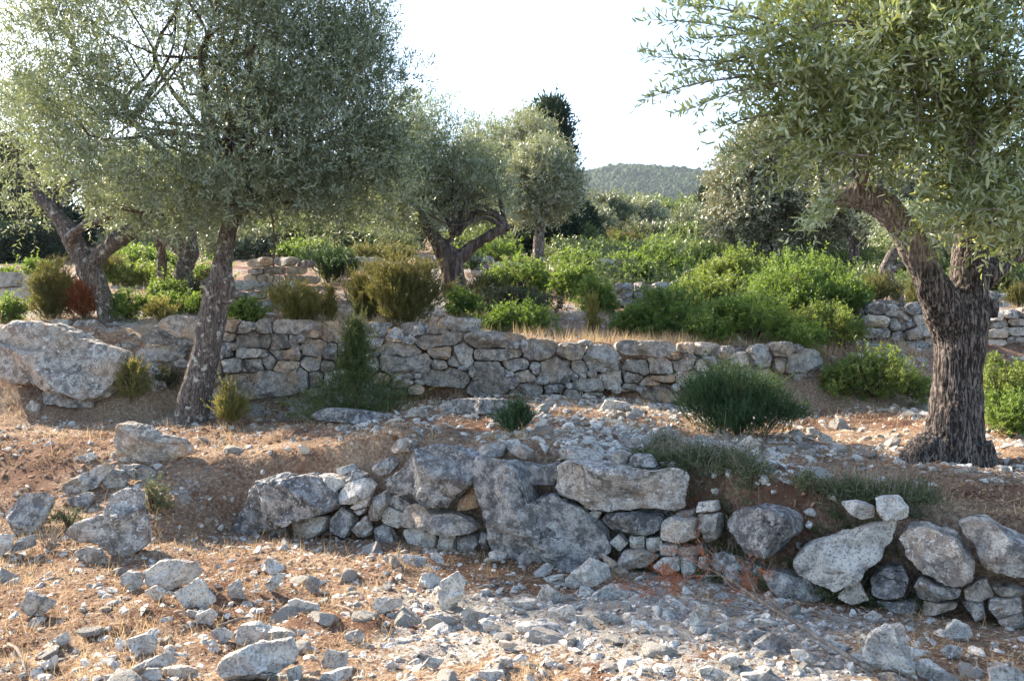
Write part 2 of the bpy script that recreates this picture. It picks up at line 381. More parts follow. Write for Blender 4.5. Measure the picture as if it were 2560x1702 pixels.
# ================================================================ stones
def poly_R(poly, n=144, smooth=1.2):
    """polygon (m, 2) -> centre, radius at n angles"""
    P = np.asarray(poly, float); Q = np.roll(P, -1, 0)
    cr = P[:, 0]*Q[:, 1]-Q[:, 0]*P[:, 1]; A = cr.sum()/2
    c = ((P+Q)*cr[:, None]).sum(0)/(6*A)
    th = np.arange(n)*2*np.pi/n
    d = np.stack([np.cos(th), np.sin(th)], -1)
    a = P-c; e = Q-P
    den = d[:, None, 0]*e[None, :, 1]-d[:, None, 1]*e[None, :, 0]
    den = np.where(np.abs(den) < 1e-12, 1e-12, den)
    r = (a[None, :, 0]*e[None, :, 1]-a[None, :, 1]*e[None, :, 0])/den
    s = (a[None, :, 0]*d[:, None, 1]-a[None, :, 1]*d[:, None, 0])/den
    r = np.where((s >= -1e-6) & (s <= 1+1e-6) & (r > 0), r, 0).max(1)
    r[r == 0] = r[r > 0].mean()
    if smooth:
        k = np.exp(-.5*(np.arange(-4, 5)/smooth)**2); k /= k.sum()
        r = np.convolve(np.concatenate([r[-4:], r, r[:4]]), k, 'valid')
    return c, r
def stone_verts(R, depth, sub, seed, rough=.05, facets=5, boxy=.5, fdepth=.80):
    """a stone whose outline in its own x-z plane is R(angle); depth is its half thickness along y (front is -y)"""
    rg = np.random.default_rng(seed)
    d, f = ico(sub)
    a, b, c = d[:, 0], d[:, 2], d[:, 1]
    th = np.arctan2(b, a) % (2*np.pi); n = len(R)
    u = th/(2*np.pi)*n; i = np.floor(u).astype(int) % n; t = u-np.floor(u)
    Rt = R[i]*(1-t)+R[(i+1) % n]*t
    rho = np.sqrt(a*a+b*b)
    V = np.stack([rho**boxy*np.cos(th)*Rt, np.sign(c)*np.abs(c)**boxy*depth, rho**boxy*np.sin(th)*Rt], -1)
    rm = R.mean()
    for k in range(facets):                   # knock flat faces off the front, as on broken rock
        sg = -1.0 if k % 4 else 1.0
        nv = unit(np.array([rg.normal(0, .7), sg, rg.normal(.15, .7)]))
        sel = V[:, 1]*sg > 0
        t0 = np.quantile((V@nv)[sel], rg.uniform(fdepth-.22, .93))
        ov = np.where(sel, np.maximum(V@nv-t0, 0), 0)
        V[:, 1] = np.where(sel, sg*np.maximum(sg*(V[:, 1]-ov/nv[1]*.98), np.abs(V[:, 1])*.30), V[:, 1])
    nr = unit(V/np.array([rm, depth, rm])**1.0)
    s1 = 1.6/max(rm, .04)
    w = fbm(V[:, 0]*s1, V[:, 1]*s1, V[:, 2]*s1, 3, seed % 997)
    s2 = min(s1*5, 42)
    w2_ = fbm(V[:, 0]*s2, V[:, 1]*s2, V[:, 2]*s2, 3, seed % 991+5, .6)
    rid = 1-np.abs(noise(V[:, 0]*s1*1.7, V[:, 1]*s1*1.7, V[:, 2]*s1*2.6, seed % 983))
    pit = np.clip(noise(V[:, 0]*s1*6, V[:, 1]*s1*6, V[:, 2]*s1*6, seed % 977)-.35, 0, 1)
    amt = rough*rm
    V = V + nr*(amt*1.3*w + amt*.55*w2_ - amt*1.5*np.clip(rid-.9, 0, 1)*10*.5 - amt*1.8*pit)[:, None]
    return V, f
def stone_obj(name, R, depth, loc, rot, mat, parent=None, sub=4, seed=1, tint=.5, **kw):
    V, f = stone_verts(R, depth, sub, seed, **kw)
    c_, s_ = math.cos(rot), math.sin(rot)
    V = V@np.array([[c_, s_, 0], [-s_, c_, 0], [0, 0, 1]])
    if parent is not None: loc = np.asarray(loc)-np.array(parent.location)
    me = mesh_np(name, V, [f], np.full(len(V), tint), True); me.set_sharp_from_angle(angle=rad(32))
    return obj(name, me, mat, parent, loc)
def to_plane(poly, P0, rot):
    """photograph pixels -> (along, z) on the upright plane through P0 turned by rot"""
    p = np.asarray(poly, float)
    t = np.array([math.cos(rot), math.sin(rot)]); n = np.array([-t[1], t[0]])
    dx = (p[:, 0]-CX)/FPX
    Y = (P0[0]*n[0]+P0[1]*n[1])/(dx*n[0]+n[1])
    X = dx*Y
    return np.stack([(X-P0[0])*t[0]+(Y-P0[1])*t[1], CAMZ-(p[:, 1]-CY)/FPX*Y], -1)
def crop(ox, oy, poly):                       # traced in a 2.304 x enlargement whose corner is (ox, oy)
    return [(ox+x/2.304, oy+y/2.304) for x, y in poly]
def wall_point(px, fn, off):
    Y = 8.0
    for _ in range(60): Y = .5*Y+.5*(fn((px-CX)/FPX*Y)+off)
    return np.array([(px-CX)/FPX*Y, Y])
def wall_rot(x, fn): return math.atan2(float(fn(x+.3)-fn(x-.3)), .6)

B1, B2, B3 = (0, 1022), (768, 1022), (1536, 1022)
# (crop corner, material, half thickness, forward offset, label or None, outline)
WALL1 = [
 (B2,'stone_dark',.24,-.04,'big rounded triangular boulder',[(450,410),(560,330),(640,230),(720,190),(800,195),(900,235),(985,270),(970,420),(900,500),(840,560),(740,550),(640,500),(500,470)]),
 (B2,'stone',.20,-.06,'tall boot-shaped slab standing on end',[(960,280),(1050,262),(1160,285),(1240,330),(1270,420),(1300,530),(1420,480),(1540,550),(1640,620),(1720,720),(1760,800),(1700,850),(1640,880),(1580,930),(1480,910),(1160,870),(1065,830),(1020,640),(990,500)]),
 (B2,'stone',.24,-.05,'long level slab with a notched lower edge',[(1420,470),(1460,400),(1430,330),(1500,290),(1640,310),(1800,330),(1950,350),(2020,365),(2100,335),(2170,340),(2215,400),(2190,500),(2180,580),(2120,600),(2060,575),(1900,570),(1780,590),(1620,570),(1560,520)]),
 (B2,'stone',.15,.05,None,[(1250,300),(1340,330),(1440,310),(1455,400),(1420,435),(1330,430),(1270,400)]),
 (B2,'stone_warm',.12,.06,None,[(865,590),(890,520),(965,440),(1000,560),(930,575)]),
 (B2,'stone',.18,.0,None,[(525,640),(560,570),(640,540),(740,590),(860,590),(960,640),(1005,700),(840,722),(700,680),(560,680)]),
 (B2,'stone_pale',.12,.03,None,[(440,600),(470,560),(560,600),(530,690),(440,650)]),
 (B2,'stone',.10,.05,None,[(475,500),(530,500),(600,550),(560,585),(480,545)]),
 (B2,'stone_pale',.14,.02,None,[(550,700),(620,680),(740,710),(745,790),(700,810),(590,800)]),
 (B2,'stone_pale',.11,.03,None,[(765,720),(860,730),(850,830),(770,820)]),
 (B2,'stone',.12,.03,None,[(865,730),(970,720),(1000,770),(960,820),(870,820)]),
 (B2,'stone',.08,.05,None,[(1000,700),(1040,720),(1050,790),(1010,800)]),
 (B2,'stone',.12,.0,None,[(355,590),(400,500),(450,470),(470,540),(420,640),(370,640)]),
 (B2,'stone',.11,-.02,None,[(270,690),(340,610),(380,690),(350,735),(300,730)]),
 (B2,'stone',.12,.0,None,[(385,700),(430,665),(470,680),(510,770),(400,770)]),
 (B2,'stone',.13,-.02,None,[(135,630),(200,560),(260,600),(275,660),(240,735),(150,690)]),
 (B2,'stone_pale',.15,.0,None,[(185,500),(240,420),(330,400),(400,440),(370,500),(300,540),(200,540)]),
 (B2,'stone_pale',.09,.0,None,[(255,560),(370,500),(350,560),(290,575)]),
 (B2,'stone_pale',.08,.0,None,[(260,590),(340,570),(320,605)]),
 (B2,'stone_pale',.14,.04,None,[(45,380),(120,375),(200,400),(240,430),(160,480),(90,450)]),
 (B2,'stone',.11,.05,None,[(210,400),(270,350),(340,380),(330,405),(250,415)]),
 (B2,'stone_dark',.16,.0,'smooth blue-grey lens-shaped stone',[(1700,620),(1760,590),(1900,585),(2050,620),(2050,680),(1980,720),(1850,710),(1740,680)]),
 (B2,'stone_pale',.09,.03,None,[(1620,600),(1660,575),(1700,595),(1660,650),(1620,630)]),
 (B2,'stone_pale',.07,.04,None,[(1545,545),(1620,560),(1620,590)]),
 (B2,'stone_pale',.14,-.03,'pale squared block',[(2055,640),(2100,615),(2230,640),(2250,740),(2150,770),(2060,740)]),
 (B2,'stone_pale',.09,.0,None,[(1745,760),(1800,715),(1850,770),(1800,820)]),
 (B2,'stone_pale',.10,.0,None,[(1860,730),(1950,725),(1945,800),(1860,795)]),
 (B2,'stone_pale',.10,.0,None,[(1957,740),(2050,735),(2040,810),(1970,830)]),
 (B2,'stone_pale',.09,.0,None,[(2045,770),(2140,780),(2130,840),(2045,835)]),
 (B2,'stone',.10,.0,None,[(2145,790),(2280,780),(2285,830),(2150,840)]),
 (B2,'stone',.14,-.02,None,[(1795,880),(1830,810),(1920,800),(2035,845),(1960,900),(1860,910)]),
 (B2,'stone_pale',.10,-.04,None,[(2000,895),(2060,850),(2140,850),(2145,930),(2080,945)]),
 (B2,'stone_pale',.10,-.03,None,[(2150,850),(2230,840),(2260,930),(2200,975),(2160,900)]),
 (B2,'stone_pale',.07,-.02,None,[(2255,850),(2300,850),(2320,920),(2280,935)]),
 (B2,'stone',.08,.04,None,[(2140,590),(2230,580),(2220,630),(2150,620)]),
 (B3,'stone_pale',.09,.02,None,[(487,535),(580,530),(590,590),(492,590)]),
 (B3,'stone_warm',.12,.02,None,[(485,600),(600,600),(600,740),(525,770)]),
 (B1,'stone_dark',.28,-.06,'broad lichen-black slab tapering to a point',[(1325,710),(1400,560),(1440,470),(1500,420),(1640,370),(1800,370),(1890,450),(1945,530),(1945,580),(1800,610),(1680,650),(1560,690),(1420,730)]),
 (B1,'stone_pale',.13,.02,None,[(1690,650),(1760,625),(1890,615),(1890,690),(1820,735),(1700,730)]),
 (B1,'stone_warm',.09,.03,None,[(1530,700),(1650,680),(1650,730),(1540,735)]),
 (B3,'stone_dark',.22,.0,'rounded grey boulder under the herbs',[(640,640),(700,590),(800,560),(950,570),(1040,620),(1045,720),(960,770),(900,850),(800,840),(720,760),(660,700)]),
 (B3,'stone_dark',.16,.02,None,[(560,830),(640,820),(740,860),(860,910),(840,1040),(760,1030),(660,980),(580,900)]),
 (B3,'stone_pale',.18,-.04,'white crescent-shaped boulder speckled black',[(1020,880),(1100,780),(1300,720),(1450,680),(1620,625),(1610,740),(1540,840),(1460,890),(1420,960),(1290,1035),(1180,1000),(1090,960)]),
 (B3,'stone',.16,.04,None,[(870,920),(1000,930),(1120,980),(1250,1070),(1150,1100),(1000,1080),(900,1000)]),
 (B3,'stone_pale',.10,-.05,None,[(1285,1080),(1330,1020),(1400,985),(1470,1100),(1360,1115)]),
 (B3,'stone_dark',.14,.03,None,[(1490,1050),(1480,960),(1560,900),(1660,900),(1700,960),(1670,1060),(1560,1080)]),
 (B3,'stone',.22,-.06,'smooth egg-shaped boulder',[(1645,740),(1700,680),(1800,665),(1960,720),(2060,850),(2080,940),(2030,985),(1920,1000),(1760,940),(1690,850)]),
 (B3,'stone',.24,-.04,'long sloping boulder at the very end of the wall',[(1985,650),(2050,625),(2150,635),(2300,720),(2420,780),(2500,880),(2450,960),(2250,930),(2120,880),(2070,780),(2000,690)]),
 (B3,'stone',.12,-.03,None,[(1725,1020),(1760,970),(1860,1010),(2000,1030),(1990,1080),(1880,1100),(1750,1090)]),
 (B3,'stone',.12,-.01,None,[(2010,1030),(2080,980),(2140,970),(2190,1070),(2100,1090),(2020,1080)]),
 (B3,'stone',.14,-.02,None,[(2160,1080),(2340,1075),(2345,1150),(2200,1190),(2150,1130)]),
 (B3,'stone',.11,-.03,None,[(2000,1100),(2120,1090),(2145,1190),(2080,1210)]),
 (B3,'stone',.12,-.04,None,[(2200,1200),(2340,1160),(2370,1240),(2240,1250)]),
 (B3,'stone',.11,-.01,None,[(1780,1100),(1980,1110),(1960,1150),(1780,1180)]),
 (B3,'stone_pale',.13,.02,None,[(1300,530),(1400,525),(1500,570),(1500,620),(1420,630),(1340,580)]),
 (B3,'stone_pale',.14,.0,'pale squared stone lying on the wall top',[(1505,510),(1640,505),(1700,580),(1690,620),(1560,630),(1520,580)]),
 (B3,'stone',.11,.0,None,[(1500,1100),(1750,1105),(1740,1180),(1550,1170)]),
 (B3,'stone_warm',.12,.0,None,[(2170,1010),(2290,1010),(2379,1050),(2330,1070),(2200,1060)]),
 (B3,'stone',.10,-.05,None,[(470,1000),(560,930),(575,1000),(500,1030)]),
 (B2,'stone',.12,.14,None,[(480,230),(540,170),(610,180),(600,240),(510,250)]),
 (B2,'stone',.12,.14,None,[(980,250),(1010,205),(1100,190),(1150,200),(1130,270),(1050,262)]),
 (B2,'stone',.12,.12,None,[(1140,215),(1230,200),(1300,240),(1280,290),(1190,255)]),
 (B2,'stone',.14,.16,None,[(1390,250),(1490,220),(1650,240),(1720,270),(1690,310),(1500,290)]),
 (B2,'stone',.12,.14,None,[(1740,290),(1790,240),(1860,260),(1840,320)]),
 (B2,'stone',.12,.14,None,[(1850,320),(1890,260),(1980,265),(2020,330)]),
 (B2,'stone',.11,.10,None,[(380,330),(470,275),(530,310),(480,370),(420,385)]),
 (B2,'stone_pale',.10,.10,None,[(180,340),(250,320),(280,350),(210,385)]),
]
bw = thing('retaining_wall', (0.3, 6.45, 0), 'low tumbledown retaining wall of huge boulders along the lower terrace edge', 'stone wall')
for k, (cr, mt, dp, off, lab, poly) in enumerate(WALL1):
    pp = crop(cr[0], cr[1], poly)
    cxp = sum(p[0] for p in pp)/len(pp)
    P0 = wall_point(cxp, w1, off+.03); rot = wall_rot(P0[0], w1)
    pl = to_plane(pp, P0, rot)
    c, R = poly_R(pl)
    t = (math.cos(rot), math.sin(rot))
    loc = (P0[0]+c[0]*t[0], P0[1]+c[0]*t[1], c[1])
    big = R.mean() > .13
    o = stone_obj('boulder' if big else 'stone', R, dp, loc, rot, M[mt], bw, 5 if big else 4, 100+k, rough=.055 if big else .045, facets=9 if big else 8, boxy=.38 if big else .44, fdepth=.74)
    if lab: o['label'] = lab

rg = np.random.default_rng(44)
for row in range(3):                          # the wall goes on to the right
    x = 3.0+.1*row
    while x < 5.6:
        wd = rg.uniform(.20, .46)*(1.15-.12*row); hh_ = rg.uniform(.17, .24); rot = wall_rot(x, w1)
        th_ = np.arange(144)*2*np.pi/144
        R = 1/(np.abs(np.cos(th_)/(wd/2))**2.8+np.abs(np.sin(th_)/(hh_/2))**2.8)**(1/2.8)*(1+.10*noise(np.cos(th_)*1.6+x*3, np.sin(th_)*1.6, row, 6))
        if len(bw.children) < 98: stone_obj('stone', R, .15, (x+wd/2, float(w1(x+wd/2))+.03+rg.normal(0, .03), .05+.2*row), rot, M['stone'], bw, 4, 3000+int(x*100)+row, rough=.05, facets=8, boxy=.45, fdepth=.74)
        x += wd*.97
# the higher wall: seeds (x, y, width, height) grown against each other until the joints close
M4, M5, M6 = (0, 500), (768, 560), (1536, 500)
W2S = [(M4, [(1050,745,190,110),(1055,815,90,40),(1050,855,80,35),(1045,890,65,45),(1050,940,70,50),(930,790,160,60),(930,880,150,70),(1320,790,80,60),(1345,730,100,60),(1410,740,80,60),(1465,735,40,30),(1530,735,85,75),(1700,735,270,65),(1810,770,90,50),(1905,765,120,95),(2050,740,90,40),
   (1455,810,210,80),(1620,820,110,85),(1690,805,60,60),(1740,795,45,55),(1820,850,120,110),(1900,870,90,80),(1425,880,150,60),(1520,890,60,35),(1645,890,150,60),(1710,850,70,30),(1310,860,100,100),(1350,845,45,40),
   (1345,950,110,80),(1455,955,130,80),(1560,930,70,80),(1255,970,70,60),(1650,960,130,70),(1800,945,100,90),(1880,960,70,70),(1490,1055,420,125),(1250,1030,60,60),(1750,1030,70,120),(1820,1035,90,110),(1920,1040,90,90)]),
 (M5, [(160,900,120,90),(200,990,140,80),(300,940,120,70),(330,1000,120,50),(60,960,90,60),
   (375,620,190,75),(500,640,100,65),(620,615,125,70),(740,620,110,40),(590,670,70,50),(740,670,240,75),(370,680,130,60),(530,720,200,100),(780,740,130,75),(890,760,140,120),(1080,680,280,85),(1200,700,80,40),(1090,750,290,75),
   (350,810,120,80),(575,805,270,110),(755,810,85,60),(900,830,60,25),(950,850,40,60),(810,880,280,85),(365,750,90,30),(240,740,100,90),(520,890,60,30),(585,880,60,45),(640,870,50,40),(545,925,110,40),(650,910,90,30),(620,950,80,45),(530,960,90,40),(430,890,70,60),(430,960,90,50),
   (1040,870,210,165),(1200,805,150,75),(1310,830,65,75),(1250,875,100,75),(1165,865,55,35),(1190,905,65,55),(1170,935,55,30),(1250,700,40,80),(1330,735,170,105),(1520,740,140,80),(1430,840,190,150),(1350,905,80,40),(1560,820,90,70),(1680,775,160,110),(1600,685,80,35),
   (1270,955,150,90),(1420,945,100,50),(1540,885,35,45),(1580,875,50,40),(1640,865,50,55),(1720,845,60,35),(1605,930,150,65),(1510,930,40,35),(1690,890,60,50),(1760,895,100,85),(1780,820,55,50),(1535,975,100,50),(1640,985,90,40),(1410,990,100,40),
   (1775,770,60,35),(1905,830,120,75),(1960,715,270,65),(1820,835,30,40),(2040,825,140,90),(2160,810,115,90),(2125,760,90,50),(2200,755,40,40),(1870,880,110,65),(1850,935,80,45),(1780,950,60,50),(2040,890,170,50),(1985,910,120,50),(2030,960,170,90),(1920,950,50,40),(2120,945,50,50),(2260,825,90,70),(2320,800,80,60),(2180,715,90,50),(2290,720,130,55)]),
 (M6, [(840,905,120,105),(720,920,130,65),(640,880,80,60),(950,865,95,70),(1040,855,70,50),(940,950,80,85),(1005,970,40,60),(1090,940,140,120),(450,1020,200,90),(620,990,110,90),(740,1010,120,90),(870,1020,110,90),(980,1050,90,80),(1075,1040,100,90),(1190,1010,70,80)])]
def grown_wall(name, seeds, fn, off, label, base, mats, dp=.17, gap=.008, cat='stone wall', group=None, limit=1.5, sub=4):
    """seeds: (cx, cy, w, h) photograph pixels"""
    sd_ = np.array(seeds, float)
    hw_, hh_ = sd_[:, 2]/2, sd_[:, 3]/2
    p0 = wall_point(sd_[:, 0].mean(), fn, 0)
    root = thing(name, (p0[0], p0[1], float(hbase(p0[0], p0[1]-.3))), label, cat, group)
    th = np.arange(72)*2*np.pi/72; r = np.linspace(.02, 1.0, 110)
    for k, (cx, cy, w_, h_) in enumerate(seeds):
        rmax = .75*max(w_, h_)
        X = cx+np.cos(th)[:, None]*r*rmax; Yp = cy+np.sin(th)[:, None]*r*rmax
        me_ = (np.abs((X-cx)/(w_/2))**2.6+np.abs((Yp-cy)/(h_/2))**2.6)
        near = np.nonzero((np.abs(sd_[:, 0]-cx) < 500) & (np.arange(len(sd_)) != k))[0]
        oth = np.full(X.shape, 1e9)
        for j in near:
            oth = np.minimum(oth, np.abs((X-sd_[j, 0])/hw_[j])**2.6+np.abs((Yp-sd_[j, 1])/hh_[j])**2.6)
        bad = (me_ > oth) | (me_ > limit**2.6)
        first = np.where(bad.any(1), bad.argmax(1), len(r)-1)
        Rp = np.maximum(r[np.maximum(first-1, 1)]*rmax, 3)
        poly = np.stack([cx+np.cos(th)*Rp, cy+np.sin(th)*Rp], -1)
        rj = np.random.default_rng(k+int(cx))
        P0 = wall_point(cx, fn, off+rj.normal(0, .04)); rot = wall_rot(P0[0], fn)
        pl = to_plane(poly, P0, rot)
        c, R = poly_R(pl, 144, 1.3)
        R = np.roll(np.maximum(R-gap, R*.6), int(rj.integers(-2, 3)))
        loc = (P0[0]+c[0]*math.cos(rot), P0[1]+c[0]*math.sin(rot), c[1])
        stone_obj('stone', R, dp*rj.uniform(.8, 1.2), loc, rot, M[mats[rj.integers(len(mats))]], root, sub, 1000+k*7+int(cx) % 50, tint=rj.uniform(.0, .5), rough=.055, facets=10, boxy=.38, fdepth=.70)
    return root
seeds = [(ox+x/2.304, oy+y/2.304, w_/2.304, h_/2.304) for (ox, oy), L in W2S for x, y, w_, h_ in L]
seeds = sorted(seeds, key=lambda s: -s[2]*s[3])
kept = []
for s_ in seeds:                              # drop seeds traced twice where the crops overlap
    if all(abs(s_[0]-t[0]) > .42*max(s_[2], t[2])*.9 or abs(s_[1]-t[1]) > .42*max(s_[3], t[3])*.9 for t in kept): kept.append(s_)
SEEDS2 = kept
small = kept[100:]; kept = kept[:100]
uw = grown_wall('dry_stone_wall', kept, w2, .10, 'long dry stone wall of fitted grey stones behind the small conical juniper', 0, ['stone', 'stone_warm', 'stone_mid', 'stone_warm'])
if small:                                     # the smallest wedges between the stones
    b = Buf()
    for k, (cx, cy, w_, h_) in enumerate(small):
        P0 = wall_point(cx, w2, .08); rot = wall_rot(P0[0], w2)
        pl = to_plane([(cx+w_*.55*math.cos(a), cy+h_*.55*math.sin(a)) for a in np.linspace(0, 6.28, 12)[:-1]], P0, rot)
        c, R = poly_R(pl)
        V, f = stone_verts(R, .1, 3, 50+k, .06, 4)
        b.add(V+np.array([P0[0]+c[0], P0[1], c[1]]), [f])
    o = obj('wedge_stones', b.mesh('wedge_stones', True, uw.location), M['stone'], uw); o['kind'] = 'stuff'

def box_seeds(x0, y0, x1, y1, n_rows, wavg, seed, top=None):
    rg = np.random.default_rng(seed); out = []
    x0, y0, x1, y1 = x0*K, y0*K, x1*K, y1*K
    rh = (y1-y0)/n_rows
    for r_ in range(n_rows):
        x = x0-rg.uniform(0, .4)*wavg
        while x < x1:
            w_ = wavg*K*rg.uniform(.6, 1.5); h_ = rh*rg.uniform(.8, 1.25)
            yy = y0+(r_+.5)*rh+rg.normal(0, .12*rh) + (top((x-x0)/(x1-x0)) if top else 0)*K*(1-r_/n_rows)
            out.append((x+w_/2, yy, w_, h_)); x += w_*.97
    return out
def far_wall(x0, y0, x1, y1, rows, wavg, seed, label, mats=('stone', 'stone', 'stone_pale'), off=.0, top=None, dy=None, base_px=None):
    m = hit((x0+x1)/2*K, (base_px or y1)*K)
    Y0 = m[1] if dy is None else dy
    fn = lambda x: Y0+0*np.asarray(x)+.04*(x-m[0])
    return grown_wall('rubble_wall', box_seeds(x0, y0, x1, y1, rows, wavg, seed, top), fn, off, label, 0, list(mats), dp=.2, cat='stone wall', sub=3, limit=1.25)
GW = 'ruined terrace walls on the slope behind'
far_wall(2000, 702, 2150, 806, 4, 40, 3, 'broken grey stone wall between the great green thicket and the right olive trunk', dy=12.35, top=lambda u: 8*math.sin(u*6))
far_wall(2272, 718, 2420, 800, 4, 42, 4, 'grey stone wall right of the thick olive trunk, lower of two', dy=12.4, top=lambda u: -14*u)
far_wall(2276, 678, 2400, 712, 2, 38, 14, 'upper grey stone wall right of the thick olive trunk', dy=14.2)
far_wall(2022, 694, 2140, 716, 1, 40, 15, 'single upper course of stones above the broken wall near the slim juniper', dy=13.6)
far_wall(1425, 652, 1560, 706, 3, 36, 5, 'short wall of rounded stones between two bright green bushes')
far_wall(1388, 596, 1462, 640, 3, 34, 6, 'small pile of warm square stones on the slope, higher than the short wall', ('stone_warm', 'stone_pale'))
far_wall(536, 652, 680, 712, 3, 46, 7, 'grey stone footing on the slope right of the leaning olive trunk')
far_wall(578, 596, 700, 650, 3, 40, 8, 'heap of bluish wall stones in the shade under the left olive crown', ('stone', 'stone_pale'))
far_wall(800, 594, 850, 622, 2, 26, 9, 'few grey stones on the slope behind the wide juniper')
far_wall(975, 588, 1012, 614, 2, 30, 10, 'two rounded grey stones left of the forked olive trunk')
far_wall(1088, 592, 1130, 636, 3, 28, 11, 'small stack of grey stones right of the forked olive trunk')
far_wall(238, 606, 300, 626, 1, 30, 12, 'low row of pale stones behind the far left olive')
far_wall(0, 632, 62, 690, 2, 60, 13, 'pale flat ledge of rock at the left edge below the dark trees', ('stone_pale',))
